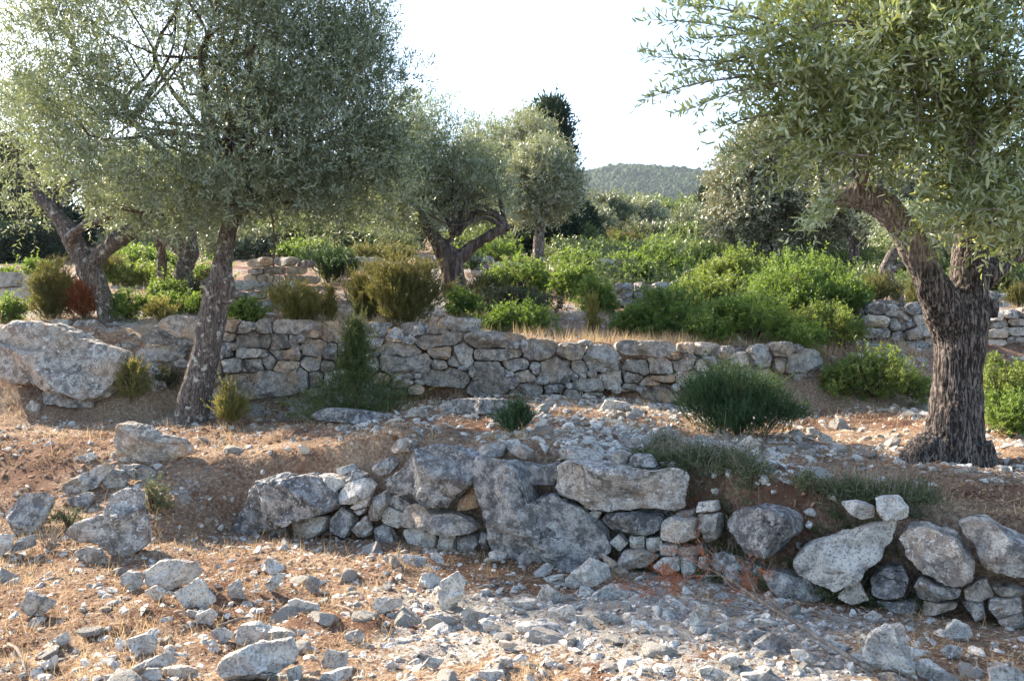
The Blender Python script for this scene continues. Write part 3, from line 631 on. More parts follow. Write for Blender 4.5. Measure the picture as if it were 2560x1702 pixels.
# ================================================================ loose boulders and rocks, each a thing
# (crop corner, material, thickness / width, label, outline)
ROCKS = [
 (B1,'stone_warm',.45,'big orange and grey boulder perched on top of the left mound',[(650,180),(690,75),(760,75),(830,100),(930,145),(1060,160),(1125,250),(1040,290),(950,310),(850,325),(720,305),(640,285),(670,230)],.0),
 (B1,'stone_warm',.5,'pinkish flat stone wedged under the big orange boulder',[(680,320),(800,320),(905,370),(870,420),(760,400),(700,370)],.0),
 (B1,'stone_dark',.4,'long dark slab leaning on the left mound',[(360,450),(420,400),(560,330),(640,310),(660,340),(600,390),(560,450),(470,480),(380,480)],.0),
 (B1,'stone_dark',.6,'dark rounded stone in the middle of the left mound',[(575,410),(640,350),(720,350),(750,410),(700,460),(600,460)],.0),
 (B1,'stone',.5,'large craggy grey boulder at the foot of the left mound',[(380,700),(450,650),(600,600),(640,500),(720,460),(820,470),(860,600),(850,770),(800,830),(700,860),(620,830),(560,790),(430,760)],.0),
 (B1,'stone_warm',.5,'pale stone half under the large craggy boulder',[(420,830),(500,790),(590,800),(630,880),(540,905),(460,870)],.0),
 (B1,'stone',.5,'tilted angular block at the left edge of the mound',[(40,600),(140,490),(270,480),(310,520),(260,640),(200,720),(100,710)],.0),
 (B1,'stone_pale',.5,'pale rounded stone cut by the left edge of the photo',[(-40,720),(80,720),(70,800),(0,850),(-40,850)],.0),
 (B1,'stone',.4,'small sloping slab beside the dry grass tuft on the left',[(60,830),(110,740),(220,720),(200,790)],.0),
 (B1,'stone',.5,'lichened stone behind the craggy boulder',[(370,520),(500,480),(550,500),(520,570),(400,560)],.0),
 (B1,'stone_pale',.5,'small oval stone above the dark leaning slab',[(420,280),(540,250),(570,280),(500,305),(430,305)],.0),
 (B1,'stone',.7,'flat-topped rough rock below the left mound',[(815,940),(940,870),(1120,880),(1150,950),(1100,1000),(980,1040),(860,1000)],.0),
 (B1,'stone_pale',.5,'pale four-cornered slab in front of the flat-topped rock',[(990,1060),(1130,980),(1170,1000),(1250,1100),(1180,1140),(1060,1150)],.0),
 (B1,'stone',.6,'upright block left of the flat-topped rock',[(690,960),(730,935),(810,945),(830,1010),(750,1050),(700,1010)],.0),
 (B1,'stone_pale',.6,'small speckled stone between block and pale slab',[(830,1050),(900,1010),(960,1060),(900,1110)],.0),
 (B1,'stone',.6,'pointed triangular stone standing in dry grass',[(1310,1020),(1380,970),(1410,1090),(1380,1105),(1310,1070)],.0),
 (B1,'stone_pale',.6,'white angular stone in front of the lichen-black slab',[(1490,910),(1550,855),(1650,920),(1570,950)],.0),
 (B1,'stone_pale',.6,'chunky pale stone just below the white angular one',[(1525,1010),(1590,945),(1650,950),(1600,1020),(1560,1060)],.0),
 (B1,'stone_warm',.3,'thin oval flake standing upright on edge',[(1755,1000),(1780,950),(1840,980),(1840,1050),(1800,1065),(1765,1040)],.0),
 (B1,'stone_pale',.5,'long low crust of white rock behind a grass hollow',[(1650,1110),(1700,1090),(1840,1120),(1840,1160),(1720,1170)],.0),
 (B1,'stone_pale',.5,'wedge-shaped white slab with a dark underside',[(2140,1150),(2160,1080),(2320,1090),(2320,1130),(2200,1180)],.0),
 (B1,'stone_dark',.5,'dark grey split stone near the left foreground edge',[(115,1150),(160,1045),(260,1080),(180,1200)],.0),
 (B1,'stone_warm',.5,'brown half of the split stone at the left',[(180,1200),(260,1080),(330,1110),(240,1190)],.0),
 (B1,'stone_pale',.5,'cream stone lying alone in straw, left foreground',[(280,1340),(390,1275),(410,1330),(360,1365)],.0),
 (B1,'stone_pale',.5,'narrow cream stone near the lower left corner',[(220,1480),(330,1410),(335,1460),(240,1510)],.0),
 (B1,'stone_pale',.6,'pale block with a rusty stick beside it',[(1120,1190),(1210,1150),(1250,1190),(1200,1240),(1130,1240)],.0),
 (B1,'stone',.6,'spotted grey stone left of the big foreground rock',[(720,1330),(840,1290),(900,1330),(890,1400),(830,1420),(750,1380)],.0),
 (B1,'stone',.6,'biggest blue-grey rock of the left foreground',[(1265,1480),(1290,1420),(1480,1350),(1680,1330),(1700,1450),(1560,1540),(1400,1567),(1300,1560)],.0),
 (B1,'stone_pale',.5,'rough knobbly rock behind the biggest foreground rock',[(1350,1330),(1370,1250),(1480,1225),(1560,1270),(1640,1270),(1720,1300),(1690,1330),(1560,1340),(1400,1380)],.0),
 (B1,'stone',.35,'long tilted slab in the foreground, left of the biggest rock',[(725,1510),(860,1440),(980,1390),(1035,1450),(900,1500),(760,1560)],.0),
 (B1,'stone',.6,'rounded dark stone at the bottom edge below the tilted slab',[(800,1567),(840,1500),(920,1490),(940,1540),(880,1580)],.0),
 (B1,'stone_pale',.6,'pale loaf-shaped stone at the bottom edge',[(920,1500),(1080,1475),(1150,1500),(1130,1550),(1000,1555)],.0),
 (B1,'stone_pale',.6,'white stone leaning on the front of the biggest foreground rock',[(1480,1550),(1540,1490),(1600,1540),(1600,1570)],.0),
 (B1,'stone',.6,'rounded rock touching the knobbly rock on its left',[(1210,1280),(1280,1255),(1350,1300),(1300,1350),(1220,1310)],.0),
 (B1,'stone_pale',.6,'small white lump between tilted slab and knobbly rock',[(1180,1350),(1220,1320),(1265,1370),(1220,1395)],.0),
 (B1,'stone_pale',.6,'pale rock with black pits right of the biggest foreground rock',[(1840,1480),(1880,1380),(2000,1400),(2000,1480),(1900,1500)],.0),
 (B1,'stone_pale',.6,'bright white slab at the bottom below the pitted rock',[(1830,1567),(1860,1520),(2030,1485),(2020,1540),(1930,1580)],.0),
 (B1,'stone_pale',.6,'cream block against the right flank of the biggest foreground rock',[(1650,1500),(1740,1470),(1745,1550),(1660,1570)],.0),
 (B1,'stone_pale',.7,'small cream cube-like stone in straw',[(2210,1480),(2250,1450),(2300,1480),(2260,1510)],.0),
 (B1,'stone',.7,'round speckled stone beside a hollow in the grass',[(1980,1300),(2060,1270),(2100,1310),(2070,1360),(2000,1340)],.0),
 (B2,'stone_pale',.6,'jagged upright white rock in the centre foreground',[(745,1080),(770,1000),(870,930),(910,1010),(900,1100),(780,1165)],.0),
 (B2,'stone_pale',.6,'blunt white rock left of the jagged upright one',[(640,1020),(660,950),(720,930),(780,990),(740,1040)],.0),
 (B2,'stone',.7,'domed grey stone sitting alone in front of the boot-shaped slab',[(1325,1100),(1330,1060),(1380,1005),(1480,1070),(1470,1110),(1390,1110)],.0),
 (B2,'stone_warm',.7,'round buff stone standing in the centre foreground',[(875,1190),(930,1130),(1000,1190),(980,1250),(920,1250)],.0),
 (B2,'stone',.7,'grey block left of the round buff stone',[(690,1230),(700,1190),(780,1175),(785,1240),(740,1270)],.0),
 (B2,'stone_pale',.6,'flat white stone right of the round buff stone',[(1000,1230),(1030,1210),(1120,1245),(1110,1290),(1030,1285)],.0),
 (B2,'stone_warm',.5,'long pale wedge fallen against the foot of the wall',[(1665,830),(1700,830),(1760,870),(1865,945),(1790,950),(1720,880)],-.1),
 (B2,'stone',.6,'ragged dark-spotted rock below the boot-shaped slab',[(1480,980),(1560,930),(1640,860),(1740,900),(1750,960),(1660,1010),(1520,1040)],.0),
 (B2,'stone',.6,'spotted stone at the heel of the boot-shaped slab',[(1300,940),(1390,880),(1420,910),(1400,950),(1310,970)],.0),
 (B2,'stone_pale',.6,'low white stone in front of the spotted one',[(1350,970),(1480,950),(1480,1000),(1420,1015)],.0),
 (B2,'stone_dark',.6,'dark cracked rock set into the ground at the slab foot',[(1430,890),(1500,860),(1600,890),(1560,940),(1470,945)],.0),
 (B2,'stone',.6,'wide jagged plate of bedrock right of centre',[(1620,1090),(1700,1040),(1800,1010),(1900,1030),(1920,1090),(1750,1100)],.0),
 (B2,'stone',.5,'oblong grey stone lying at a slant',[(1540,1190),(1600,1190),(1655,1255),(1600,1265)],.0),
 (B2,'stone_pale',.5,'flat pale tile of rock near the centre',[(1430,1160),(1500,1125),(1560,1170),(1460,1215)],.0),
 (B2,'stone',.6,'low crusty ledge below the domed grey stone',[(1120,1110),(1320,1095),(1310,1140),(1200,1160)],.0),
 (B2,'stone_pale',.6,'long white bedrock ledge in the centre foreground',[(1190,1250),(1290,1230),(1400,1240),(1480,1250),(1380,1310),(1260,1310)],.0),
 (B2,'stone',.5,'broken plate of rock right of the oblong stone',[(1650,1190),(1740,1170),(1830,1220),(1750,1240)],.0),
 (B2,'stone_pale',.7,'sharp cream cube between straw tufts at the bottom',[(440,1480),(470,1450),(525,1475),(490,1510)],.0),
 (B2,'stone_pale',.6,'speckled white rock near the bottom centre',[(665,1470),(700,1425),(790,1440),(750,1500)],.0),
 (B2,'stone_pale',.6,'brilliant white block cut by the bottom edge',[(960,1567),(990,1510),(1130,1510),(1150,1567)],.0),
 (B2,'stone',.6,'grey stone behind the brilliant white block',[(1080,1460),(1110,1420),(1180,1440),(1190,1490)],.0),
 (B2,'stone_pale',.6,'rough white lump below the long bedrock ledge',[(1095,1360),(1110,1330),(1210,1350),(1180,1390)],.0),
 (B2,'stone',.6,'pale crag at the foot of the wall, left of centre',[(430,860),(480,835),(520,850),(470,895)],.0),
 (B2,'stone',.6,'low ragged rock beside the pale crag under the wall',[(530,860),(560,835),(690,860),(680,900),(560,905)],.0),
 (B2,'stone',.6,'grey peaked stone under the small squared wall stones',[(710,850),(740,810),(790,870),(790,910),(740,890)],.0),
 (B2,'stone_dark',.7,'dark round stone touching the base of the boot-shaped slab',[(1210,860),(1240,830),(1290,850),(1280,900),(1220,900)],-.1),
 (B2,'stone',.6,'spotted low rock left of the dark round stone',[(1040,830),(1090,810),(1150,830),(1130,875),(1050,870)],-.1),
 (B3,'stone',.7,'big solitary grey block of the right foreground',[(1440,1400),(1470,1320),(1540,1270),(1665,1240),(1700,1380),(1720,1490),(1680,1530),(1560,1490),(1450,1460)],.0),
 (B3,'stone_pale',.5,'white slanting stone behind the dead branch',[(470,1110),(540,1140),(555,1200),(520,1230),(480,1180)],.0),
 (B3,'stone',.5,'grey slab leaning among the brown dead branches',[(430,1230),(450,1150),(500,1200),(530,1280),(440,1260)],.0),
 (B3,'stone_pale',.5,'long white stone right of the dead branch',[(545,1280),(620,1235),(660,1225),(650,1280),(560,1310)],.0),
 (B3,'stone',.6,'blue-grey stone behind the dead branch tip',[(720,1320),(800,1270),(880,1280),(820,1350)],.0),
 (B3,'stone_dark',.6,'dark lichened stone right of the dead branch',[(800,1360),(900,1290),(1000,1330),(1020,1380),(900,1400)],.0),
 (B3,'stone_pale',.5,'flat pointed stone left of the solitary block',[(1150,1340),(1210,1320),(1380,1380),(1390,1410),(1250,1410)],.0),
 (B3,'stone',.6,'hooked rock at the right, in front of the wall',[(1880,1290),(1970,1210),(2040,1240),(2070,1310),(1940,1340)],.0),
 (B3,'stone_dark',.6,'dark pitted stone below the hooked rock',[(1880,1390),(1920,1350),(2000,1370),(1990,1440),(1900,1430)],.0),
 (B3,'stone',.6,'long low rock right of the solitary block, bottom edge',[(1720,1450),(1850,1470),(1980,1550),(1900,1580),(1760,1540)],.0),
 (B3,'stone_pale',.6,'small white chip in shadow near the lower right corner',[(2050,1500),(2090,1480),(2145,1520),(2080,1530)],.0),
 (B3,'stone',.6,'grey stone at the bottom edge under the dead branch',[(490,1500),(560,1480),(670,1530),(600,1570),(510,1550)],.0),
 (B3,'stone',.6,'wide stone at the bottom edge right of the dead branch',[(730,1530),(870,1510),(950,1560),(740,1580)],.0),
 (B3,'stone_pale',.6,'pale squared stone below the dark lichened one',[(1020,1390),(1100,1390),(1160,1450),(1090,1480),(1040,1450)],.0),
 (B3,'stone',.6,'small grey stone under the white crescent boulder',[(1440,1200),(1490,1160),(1550,1190),(1480,1235)],.0),
 (B3,'stone',.6,'rock at the lower right corner of the photo',[(2160,1500),(2280,1470),(2379,1540),(2379,1600),(2180,1600)],.0),
 (B3,'stone_pale',.6,'pale chunk tangled in the dead branch',[(600,1450),(680,1410),(760,1440),(700,1490)],.0),
 (M4,'stone',.62,'huge pale weathered boulder left of the leaning olive',[(-60,870),(60,700),(160,690),(290,710),(420,770),(600,840),(700,870),(740,930),(690,1030),(640,1130),(560,1160),(430,1100),(300,1070),(100,1080),(-60,1000)],.0),
 (M4,'stone',.6,'rounded grey rock crowning the huge pale boulder on its right',[(415,720),(450,695),(560,690),(610,730),(610,810),(560,830),(470,770)],.55),
 (M4,'stone_pale',.6,'small rock on the back edge of the huge pale boulder',[(280,695),(320,685),(400,690),(410,735),(300,725)],.55),
 (M4,'stone',.5,'steep grey rock between the huge boulder and the leaning olive',[(780,880),(820,850),(870,920),(930,1000),(960,1080),(880,1110),(800,1080),(790,980)],.0),
 (M4,'stone',.6,'flat cracked ledge at the front of the huge pale boulder',[(240,1110),(280,1085),(400,1110),(540,1160),(540,1200),(420,1190),(260,1165)],.0),
 (M4,'stone',.6,'small stone left of the cracked ledge',[(150,1190),(180,1150),(240,1180),(230,1215),(170,1215)],.0),
 (M4,'stone_warm',.6,'reddish stone on the earth bank above the steep rock',[(690,830),(730,810),(790,830),(780,855),(710,855)],.0),
 (M5,'stone',.6,'flat pale outcrop left of the small dark juniper',[(750,1040),(850,1010),(1000,1005),(1150,1010),(1250,1020),(1220,1070),(1000,1090),(880,1095),(790,1085)],.0),
 (M5,'stone_dark',.6,'low dark sheet of rock under the conical juniper',[(20,1100),(100,1060),(260,1070),(420,1090),(520,1130),(400,1145),(200,1140),(60,1130)],.0),
 (M5,'stone',.6,'broken dark rock right of the low dark sheet',[(560,1080),(620,1055),(700,1085),(680,1110),(590,1110)],.0),
 (M5,'stone_pale',.6,'rounded pale rock right of the small dark juniper',[(1310,1160),(1340,1110),(1390,1130),(1390,1190),(1330,1190)],.0),
 (M5,'stone_pale',.6,'pale warm ledge on the sunny terrace below the wall',[(1690,1060),(1720,1010),(1860,1030),(1850,1070),(1720,1075)],.0),
 (M5,'stone_pale',.6,'white pyramid stone on the sunny terrace',[(1855,1105),(1880,1050),(1940,1080),(1930,1110)],.0),
 (M6,'stone_pale',.6,'white peaked stone in front of the great juniper bush',[(720,1400),(780,1355),(850,1410),(790,1435)],.0),
 (M6,'stone_pale',.6,'pale tapering rock on the edge of the great green thicket',[(630,820),(640,765),(690,760),(740,810),(700,825)],.0),
 (M6,'stone_warm',.6,'brown rock on the bank above the bronze-tipped bush',[(1310,920),(1370,880),(1440,885),(1465,930),(1400,945)],.0),
 (M6,'stone_pale',.6,'sunlit square stone left of the thick olive root',[(1180,1390),(1200,1340),(1250,1360),(1260,1400)],.0),
 (M6,'stone_pale',.6,'buff stone at the foot of the thick olive trunk',[(2060,1520),(2090,1500),(2125,1520),(2100,1540)],.0),
 (M5,'stone',.6,'big grey rock half hidden behind the bright low bush',[(770,570),(800,525),(880,540),(1000,545),(1000,620),(850,625)],.0),
]
for k, (cr, mt, th, lab, poly, yo) in enumerate(ROCKS):
    if mt == 'stone' and cr in (B1, B2, B3) and min(p[1] for p in poly) > 800: mt = 'stone_mid'
    if mt == 'stone_dark' and cr in (B1, B3): mt = 'stone'
    pp = np.array(crop(cr[0], cr[1], poly))
    bot = pp[:, 1].max(); bx_ = pp[pp[:, 1] > bot-.25*(bot-pp[:, 1].min()), 0].mean()
    gp = hit(bx_, min(bot, 1760))
    wpx = np.ptp(pp[:, 0]); Yc = gp[1]+yo
    dpt = max(.5*th*wpx/FPX*Yc, .03); Yc += dpt*.22
    hpx = np.ptp(pp[:, 1])
    P0 = np.array([(pp[:, 0].mean()-CX)/FPX*Yc, Yc])
    pl = to_plane(pp, P0, 0.0)
    c, R = poly_R(pl)
    big = R.mean() > .14
    loc = np.array([P0[0]+c[0], P0[1], c[1]])
    name = 'boulder' if big else 'rock'
    o = stone_obj(name, R, dpt, loc, 0.0, M[mt], None, 5 if R.mean() > .1 else 4, 300+k, rough=.05 if R.mean() > .3 else .06, facets=5 if R.mean() > .3 else 10, boxy=.55, fdepth=.68)
    tag(o, lab, 'boulder' if big else 'rock')

# --- loose stones of the size of a fist and more: singles sharing a few shapes
def proto_stone(seed, sub=3):
    rg = np.random.default_rng(seed)
    d, f = ico(sub)
    V = d.copy()
    for k in range(11):
        nv = unit(rg.normal(0, 1, 3)); t0 = rg.uniform(.45, .8)
        ov = np.maximum(V@nv-t0, 0); V = V-ov[:, None]*nv
    V = V*(1+.05*fbm(V[:, 0]*4, V[:, 1]*4, V[:, 2]*4, 3, seed))[:, None]
    V = V*np.array([1, rg.uniform(.55, .95), rg.uniform(.35, .8)])
    return V, f
protos = [proto_stone(900+k) for k in range(14)]
pm = {}
rng = np.random.default_rng(21)
GL = 'loose stones scattered over the terraces'
zones = {'a': 'fist-sized loose stone on the straw of the lower terrace, left half', 'b': 'fist-sized loose stone on the lower terrace, right half',
         'c': 'small loose stone on the middle terrace between boulder wall and fitted wall', 'd': 'small loose stone on the slope above the fitted wall'}
def loose(x, y, s, zone):
    k = int(rng.integers(14)); mt = ['stone_pale', 'stone_pale', 'stone_pale', 'stone_pale', 'stone_warm'][int(rng.integers(5))]
    if zone == 'b' and mt == 'stone_warm': mt = 'stone'
    if (k, mt) not in pm: pm[(k, mt)] = mesh_np('loose_stone', protos[k][0], [protos[k][1]], np.full(len(protos[k][0]), .5), False); pm[(k, mt)].materials.append(M[mt])
    o = bpy.data.objects.new('loose_stone', pm[(k, mt)]); C.objects.link(o)
    o.location = (x, y, float(hgt(x, y))+.02*s); o.scale = (s, s, s*rng.uniform(.8, 1.15))
    o.rotation_euler = (rng.normal(0, .3), rng.normal(0, .3), rng.uniform(0, 6.28))
    tag(o, zones[zone], 'stone', GL)
n = 0
while n < 180:                                # lower terrace
    y = 2.9+4.2*rng.random()**1.2; x = rng.uniform(-.62, .62)*y
    if y > w1(x)-.25 or (x < -2.2 and y > 6.2): continue
    dens = .32+.68*sstep(-2.2, -.6, x)*sstep(2.6, 1.6, x) + .3*sstep(-.5, -2, x)*sstep(4.2, 3.4, y)
    if rng.random() > dens: continue
    loose(x, y, rng.choice([.03, .04, .05, .065, .09, .12]), 'a' if x < 0 else 'b'); n += 1
n = 0
while n < 108:                                # middle terrace
    y = rng.uniform(5.4, 10.2); x = rng.uniform(-.6, .6)*y
    if y < w1(x)+.3 or y > w2(x)-.25: continue
    if rng.random() > .12+.88*sstep(-1.2, .3, x)*sstep(4.2, 2.6, x)*(1 if y > w1(x)+1 or x < 1.5 else .3): continue
    loose(x, y, rng.choice([.035, .05, .07, .10, .13]), 'c'); n += 1
n = 0
while n < 12:
    y = rng.uniform(11, 16); x = rng.uniform(-.55, .55)*y
    loose(x, y, rng.choice([.06, .09, .13]), 'd'); n += 1

# --- stone chips: uncountable
def chips(name, N, seed, area, smin, smax, sub, mat, dens):
    rg = np.random.default_rng(seed)
    P = []
    while len(P) < N:
        x, y = area(rg)
        if rg.random() < dens(x, y): P.append((x, y))
    P = np.array(P)
    pr = [proto_stone(1500+k, sub) for k in range(10)]
    b = Buf()
    ki = rg.integers(0, 10, N); s = smin+(smax-smin)*rg.random(N)**3.0
    z = hgt(P[:, 0], P[:, 1])
    for k in range(10):
        m_ = ki == k; n_ = m_.sum(); V, f = pr[k]
        a = rg.uniform(0, 6.28, n_); ti = rg.normal(0, .35, (n_, 2))
        ca, sa = np.cos(a), np.sin(a)
        X = V[None]*s[m_][:, None, None]
        X = np.stack([X[..., 0]*ca[:, None]-X[..., 1]*sa[:, None], X[..., 0]*sa[:, None]+X[..., 1]*ca[:, None], X[..., 2]+X[..., 0]*ti[:, :1]+X[..., 1]*ti[:, 1:]], -1)
        X = X+np.stack([P[m_, 0], P[m_, 1], z[m_]-.2*s[m_]], -1)[:, None]
        F = (f[None]+(np.arange(n_)*len(V))[:, None, None]).reshape(-1, 3)
        b.add(X.reshape(-1, 3), [F], np.repeat(rg.uniform(.2, 1.15, n_), len(V)))
    return tag(obj(name, b.mesh(name), mat), kind='stuff')
def a0(rg):
    y = 2.3+5.2*rg.random()**1.3; return rg.uniform(-.72, .84)*y, y
chips('gravel', 11500, 31, a0, .004, .055, 1, M['stone_pale'], lambda x, y: 0 if y > w1(x)-.02 else .34+.66*float(rocky(np.float64(x), np.float64(y)))**1.3)
def a1(rg):
    y = rg.uniform(4.6, 10.5); return rg.uniform(-.68, .78)*y, y
chips('gravel', 9800, 32, a1, .006, .07, 1, M['stone_pale'], lambda x, y: 0 if (y < w1(x)+.12 or y > w2(x)+.05) else (.10 if (x > 2.2 and y < w1(x)+2.0) or x < -1.5 else 1.0)*(.10+.9*float(rocky(np.float64(x), np.float64(y)))**2))
chips('rubble', 1150, 34, a0, .022, .085, 2, M['stone_pale'], lambda x, y: 0 if y > w1(x)-.1 else .25+.75*float(rocky(np.float64(x), np.float64(y))))
chips('rubble', 900, 35, a1, .025, .10, 2, M['stone_mid'], lambda x, y: 0 if (y < w1(x)+.2 or y > w2(x)-.1) else (.10 if (x > 2.2 and y < w1(x)+1.6) or x < -1.5 else 1.0)*(.2+.8*float(rocky(np.float64(x), np.float64(y)))))
def bank(rg):
    x = rg.uniform(-5.2, -.5); return x, float(w1(x))+rg.uniform(-1.7, 1.9)
chips('earth_clods', 5200, 36, bank, .006, .05, 1, M['clod'], lambda x, y: .9)
chips('gravel', 1900, 37, bank, .008, .06, 1, M['stone_mid'], lambda x, y: .35+.65*(noise(x*1.7, y*1.7, 3, 5) > 0))
def a3(rg):
    x = rg.uniform(1.8, 5.4); return x, float(w1(x))+rg.uniform(.15, 2.2)
chips('earth_clods', 2600, 38, a3, .005, .035, 1, M['clod'], lambda x, y: .9)
def a4(rg):
    y = 2.4+4.3*rg.random()**1.3; return rg.uniform(-.66, .66)*y, y
chips('earth_clods', 7500, 39, a4, .003, .022, 1, M['clod'], lambda x, y: 0 if y > w1(x)-.05 else .9)
def a2(rg):
    y = rg.uniform(10.5, 18); return rg.uniform(-.62, .62)*y, y
chips('gravel', 4500, 33, a2, .012, .08, 1, M['stone_pale'], lambda x, y: 0 if y < w2(x)+.2 else .5)
# ================================================================ vegetation: leaves, needles, limbs
LEAF6 = (np.array([0, .28, .28, .68, .68, 1.0]), np.array([0, -.45, .45, -.40, .40, 0]), np.array([0, .03, .03, .02, .02, -.08]),
         [np.array([[0, 1, 2]]), np.array([[1, 3, 4, 2]]), np.array([[3, 5, 4]])])
LEAF4 = (np.array([0, .45, .45, 1.0]), np.array([0, -.5, .5, 0]), np.array([0, .04, .04, 0]), [np.array([[0, 1, 3, 2]])])
def sprays(buf, rg, P, A, K_, L, W_, SL, side=.8, up=.25, jit=.35, droop=.0, tmpl=LEAF4, nup=.7, tvar=(.25, .25), tbase=.5):
    """leaves set along short shoots: P (n,3) feet, A (n,3) directions"""
    n = len(P)
    if n == 0: return
    A = unit(A)
    sl = SL*rg.uniform(.6, 1.25, (n, 1))
    t = (np.arange(K_)[None]+rg.random((n, K_)))/K_
    pos = P[:, None]+A[:, None]*(sl*t)[..., None]; pos[..., 2] -= droop*sl*t*t
    h = np.where(np.abs(A[:, 2:3]) < .9, np.array([[0, 0, 1.]]), np.array([[1., 0, 0]]))
    U = unit(np.cross(A, h)); Vv = np.cross(A, U)
    ph = np.arange(K_)[None]*2.4+rg.uniform(0, 6.28, (n, 1))+rg.normal(0, .4, (n, K_))
    sd_ = np.cos(ph)[..., None]*U[:, None]+np.sin(ph)[..., None]*Vv[:, None]
    d = A[:, None]*(1-side*.6)+sd_*side+np.array([0, 0, up])+rg.normal(0, jit, (n, K_, 3))
    d = unit(d)
    nn = A[:, None]*.4+np.array([0, 0, nup])+rg.normal(0, .5, (n, K_, 3))
    nn = unit(nn-(nn*d).sum(-1, keepdims=True)*d)
    wd = np.cross(d, nn)
    ln = (L*rg.uniform(.65, 1.15, (n, K_)))[..., None]
    wdt = (W_*rg.uniform(.75, 1.2, (n, K_)))[..., None]
    tx, tw, tz, fs = tmpl
    V = pos[:, :, None]+(d*ln)[:, :, None]*tx[:, None]+(wd*wdt)[:, :, None]*tw[:, None]+(nn*ln)[:, :, None]*tz[:, None]
    m = n*K_; nv = len(tx)
    polys = [(f[None]+(np.arange(m)*nv)[:, None, None]).reshape(-1, f.shape[1]) for f in fs]
    ti = np.clip(tbase+rg.normal(0, tvar[0], (n, 1))+rg.normal(0, tvar[1], (n, K_)), 0, 1)
    buf.add(V.reshape(-1, 3), polys, np.repeat(ti.ravel(), nv))
def tube(buf, pts, rads, seg=8, rg=None, wob=0.0, cap=True, tint=.5):
    pts = np.asarray(pts, float); rads = np.asarray(rads, float)
    T = unit(np.gradient(pts, axis=0))
    h = np.array([0, 1., 0]) if abs(T[0, 1]) < .9 else np.array([1., 0, 0])
    V = []
    for p, t, r in zip(pts, T, rads):
        u = unit(np.cross(t, h)); v = np.cross(t, u)
        a = np.arange(seg)*2*np.pi/seg
        rr = r*(1+(wob*rg.normal(0, 1, seg) if rg is not None and wob else 0))
        V.append(p+np.cos(a)[:, None]*u*np.reshape(rr*np.ones(seg), (-1, 1))+np.sin(a)[:, None]*v*np.reshape(rr*np.ones(seg), (-1, 1)))
    n = len(pts)
    i = np.arange(n-1)[:, None]*seg; k = np.arange(seg)[None]; k2 = (k+1) % seg
    q = np.stack([i+k, i+k2, i+seg+k2, i+seg+k], -1).reshape(-1, 4)
    V = np.concatenate(V)
    polys = [q]
    if cap:
        V = np.concatenate([V, pts[:1], pts[-1:]]); c0 = n*seg
        a = np.arange(seg); b = (a+1) % seg
        polys.append(np.concatenate([np.stack([b, a, np.full(seg, c0)], -1), np.stack([(n-1)*seg+a, (n-1)*seg+b, np.full(seg, c0+1)], -1)]))
    buf.add(V, polys, tint)
def resample(pts, rads, n):
    """smooth curve through the given points (Catmull-Rom)"""
    P = np.asarray(pts, float); R = np.asarray(rads, float)
    Q = np.concatenate([np.concatenate([[2*P[0]-P[1]], P, [2*P[-1]-P[-2]]]), np.concatenate([[2*R[0]-R[1]], R, [2*R[-1]-R[-2]]])[:, None]], 1)
    out = []
    for s in np.linspace(0, len(P)-1-1e-6, n):
        i = int(s); t = s-i; a, b, c, d = Q[i], Q[i+1], Q[i+2], Q[i+3]
        out.append(.5*((2*b)+(c-a)*t+(2*a-5*b+4*c-d)*t*t+(3*b-a-3*c+d)*t**3))
    out = np.array(out)
    return out[:, :3], np.maximum(out[:, 3], .002)
def trace(pix, Y0):
    """[(x, y, half width px, depth offset)] on the 2358 view -> world points and radii"""
    pts, rr = [], []
    for x, y, r, dy in pix:
        Y = Y0+dy; pts.append(at(x*K, y*K, Y)); rr.append(r*K/FPX*Y)
    return np.array(pts), np.array(rr)
def wood(name, chains, mat, parent, voxel, ridge, seed=0, stretch=(16, 16, 2.2), lump=.0, tintf=None):
    """limbs fused into one skin, then furrowed like bark"""
    b = Buf()
    for pts, rr in chains:
        p, r = resample(pts, rr, max(6, 5*len(pts)))
        tube(b, p, r, 14)
    me = b.mesh(name); tmp = bpy.data.objects.new(name, me); C.objects.link(tmp)
    md = tmp.modifiers.new('r', 'REMESH'); md.mode = 'VOXEL'; md.voxel_size = voxel
    dg = bpy.context.evaluated_depsgraph_get(); dg.update()
    m2 = bpy.data.meshes.new_from_object(tmp.evaluated_get(dg)); bpy.data.objects.remove(tmp); bpy.data.meshes.remove(me)
    n = len(m2.vertices); co = np.empty(n*3, np.float32); no = np.empty(n*3, np.float32)
    m2.vertices.foreach_get('co', co); m2.vertices.foreach_get('normal', no)
    co = co.reshape(-1, 3).astype(float); no = no.reshape(-1, 3)
    x, y, z = co.T
    wx = .25*fbm(x*3, y*3, z*3, 2, seed+3)
    a = fbm((x+wx*.3)*stretch[0], (y+wx*.3)*stretch[1], z*stretch[2], 3, seed)
    bb = 1-np.abs(noise(x*stretch[0]*1.7+wx*4, y*stretch[1]*1.7, z*stretch[2]*1.6, seed+9))
    co2 = co+no*(ridge*(a*.8+(bb-.6)*.9)+lump*fbm(x*4, y*4, z*3, 2, seed+21))[:, None]
    co2 = co2-np.array(parent.location)
    m2.vertices.foreach_set('co', co2.astype(np.float32).ravel())
    m2.polygons.foreach_set('use_smooth', np.ones(len(m2.polygons), bool)); m2.name = name; m2.update()
    m2.materials.clear()
    if tintf is not None:
        a_ = m2.attributes.new('tint', 'FLOAT', 'POINT'); a_.data.foreach_set('value', tintf(co).astype(np.float32))
    return obj(name, m2, mat, parent)
def ellipsoid_points(rg, n, c, r, shell=.45):
    d = unit(rg.normal(0, 1, (n, 3))); u = rg.random((n, 1))**(shell)
    return c+d*u*r, d
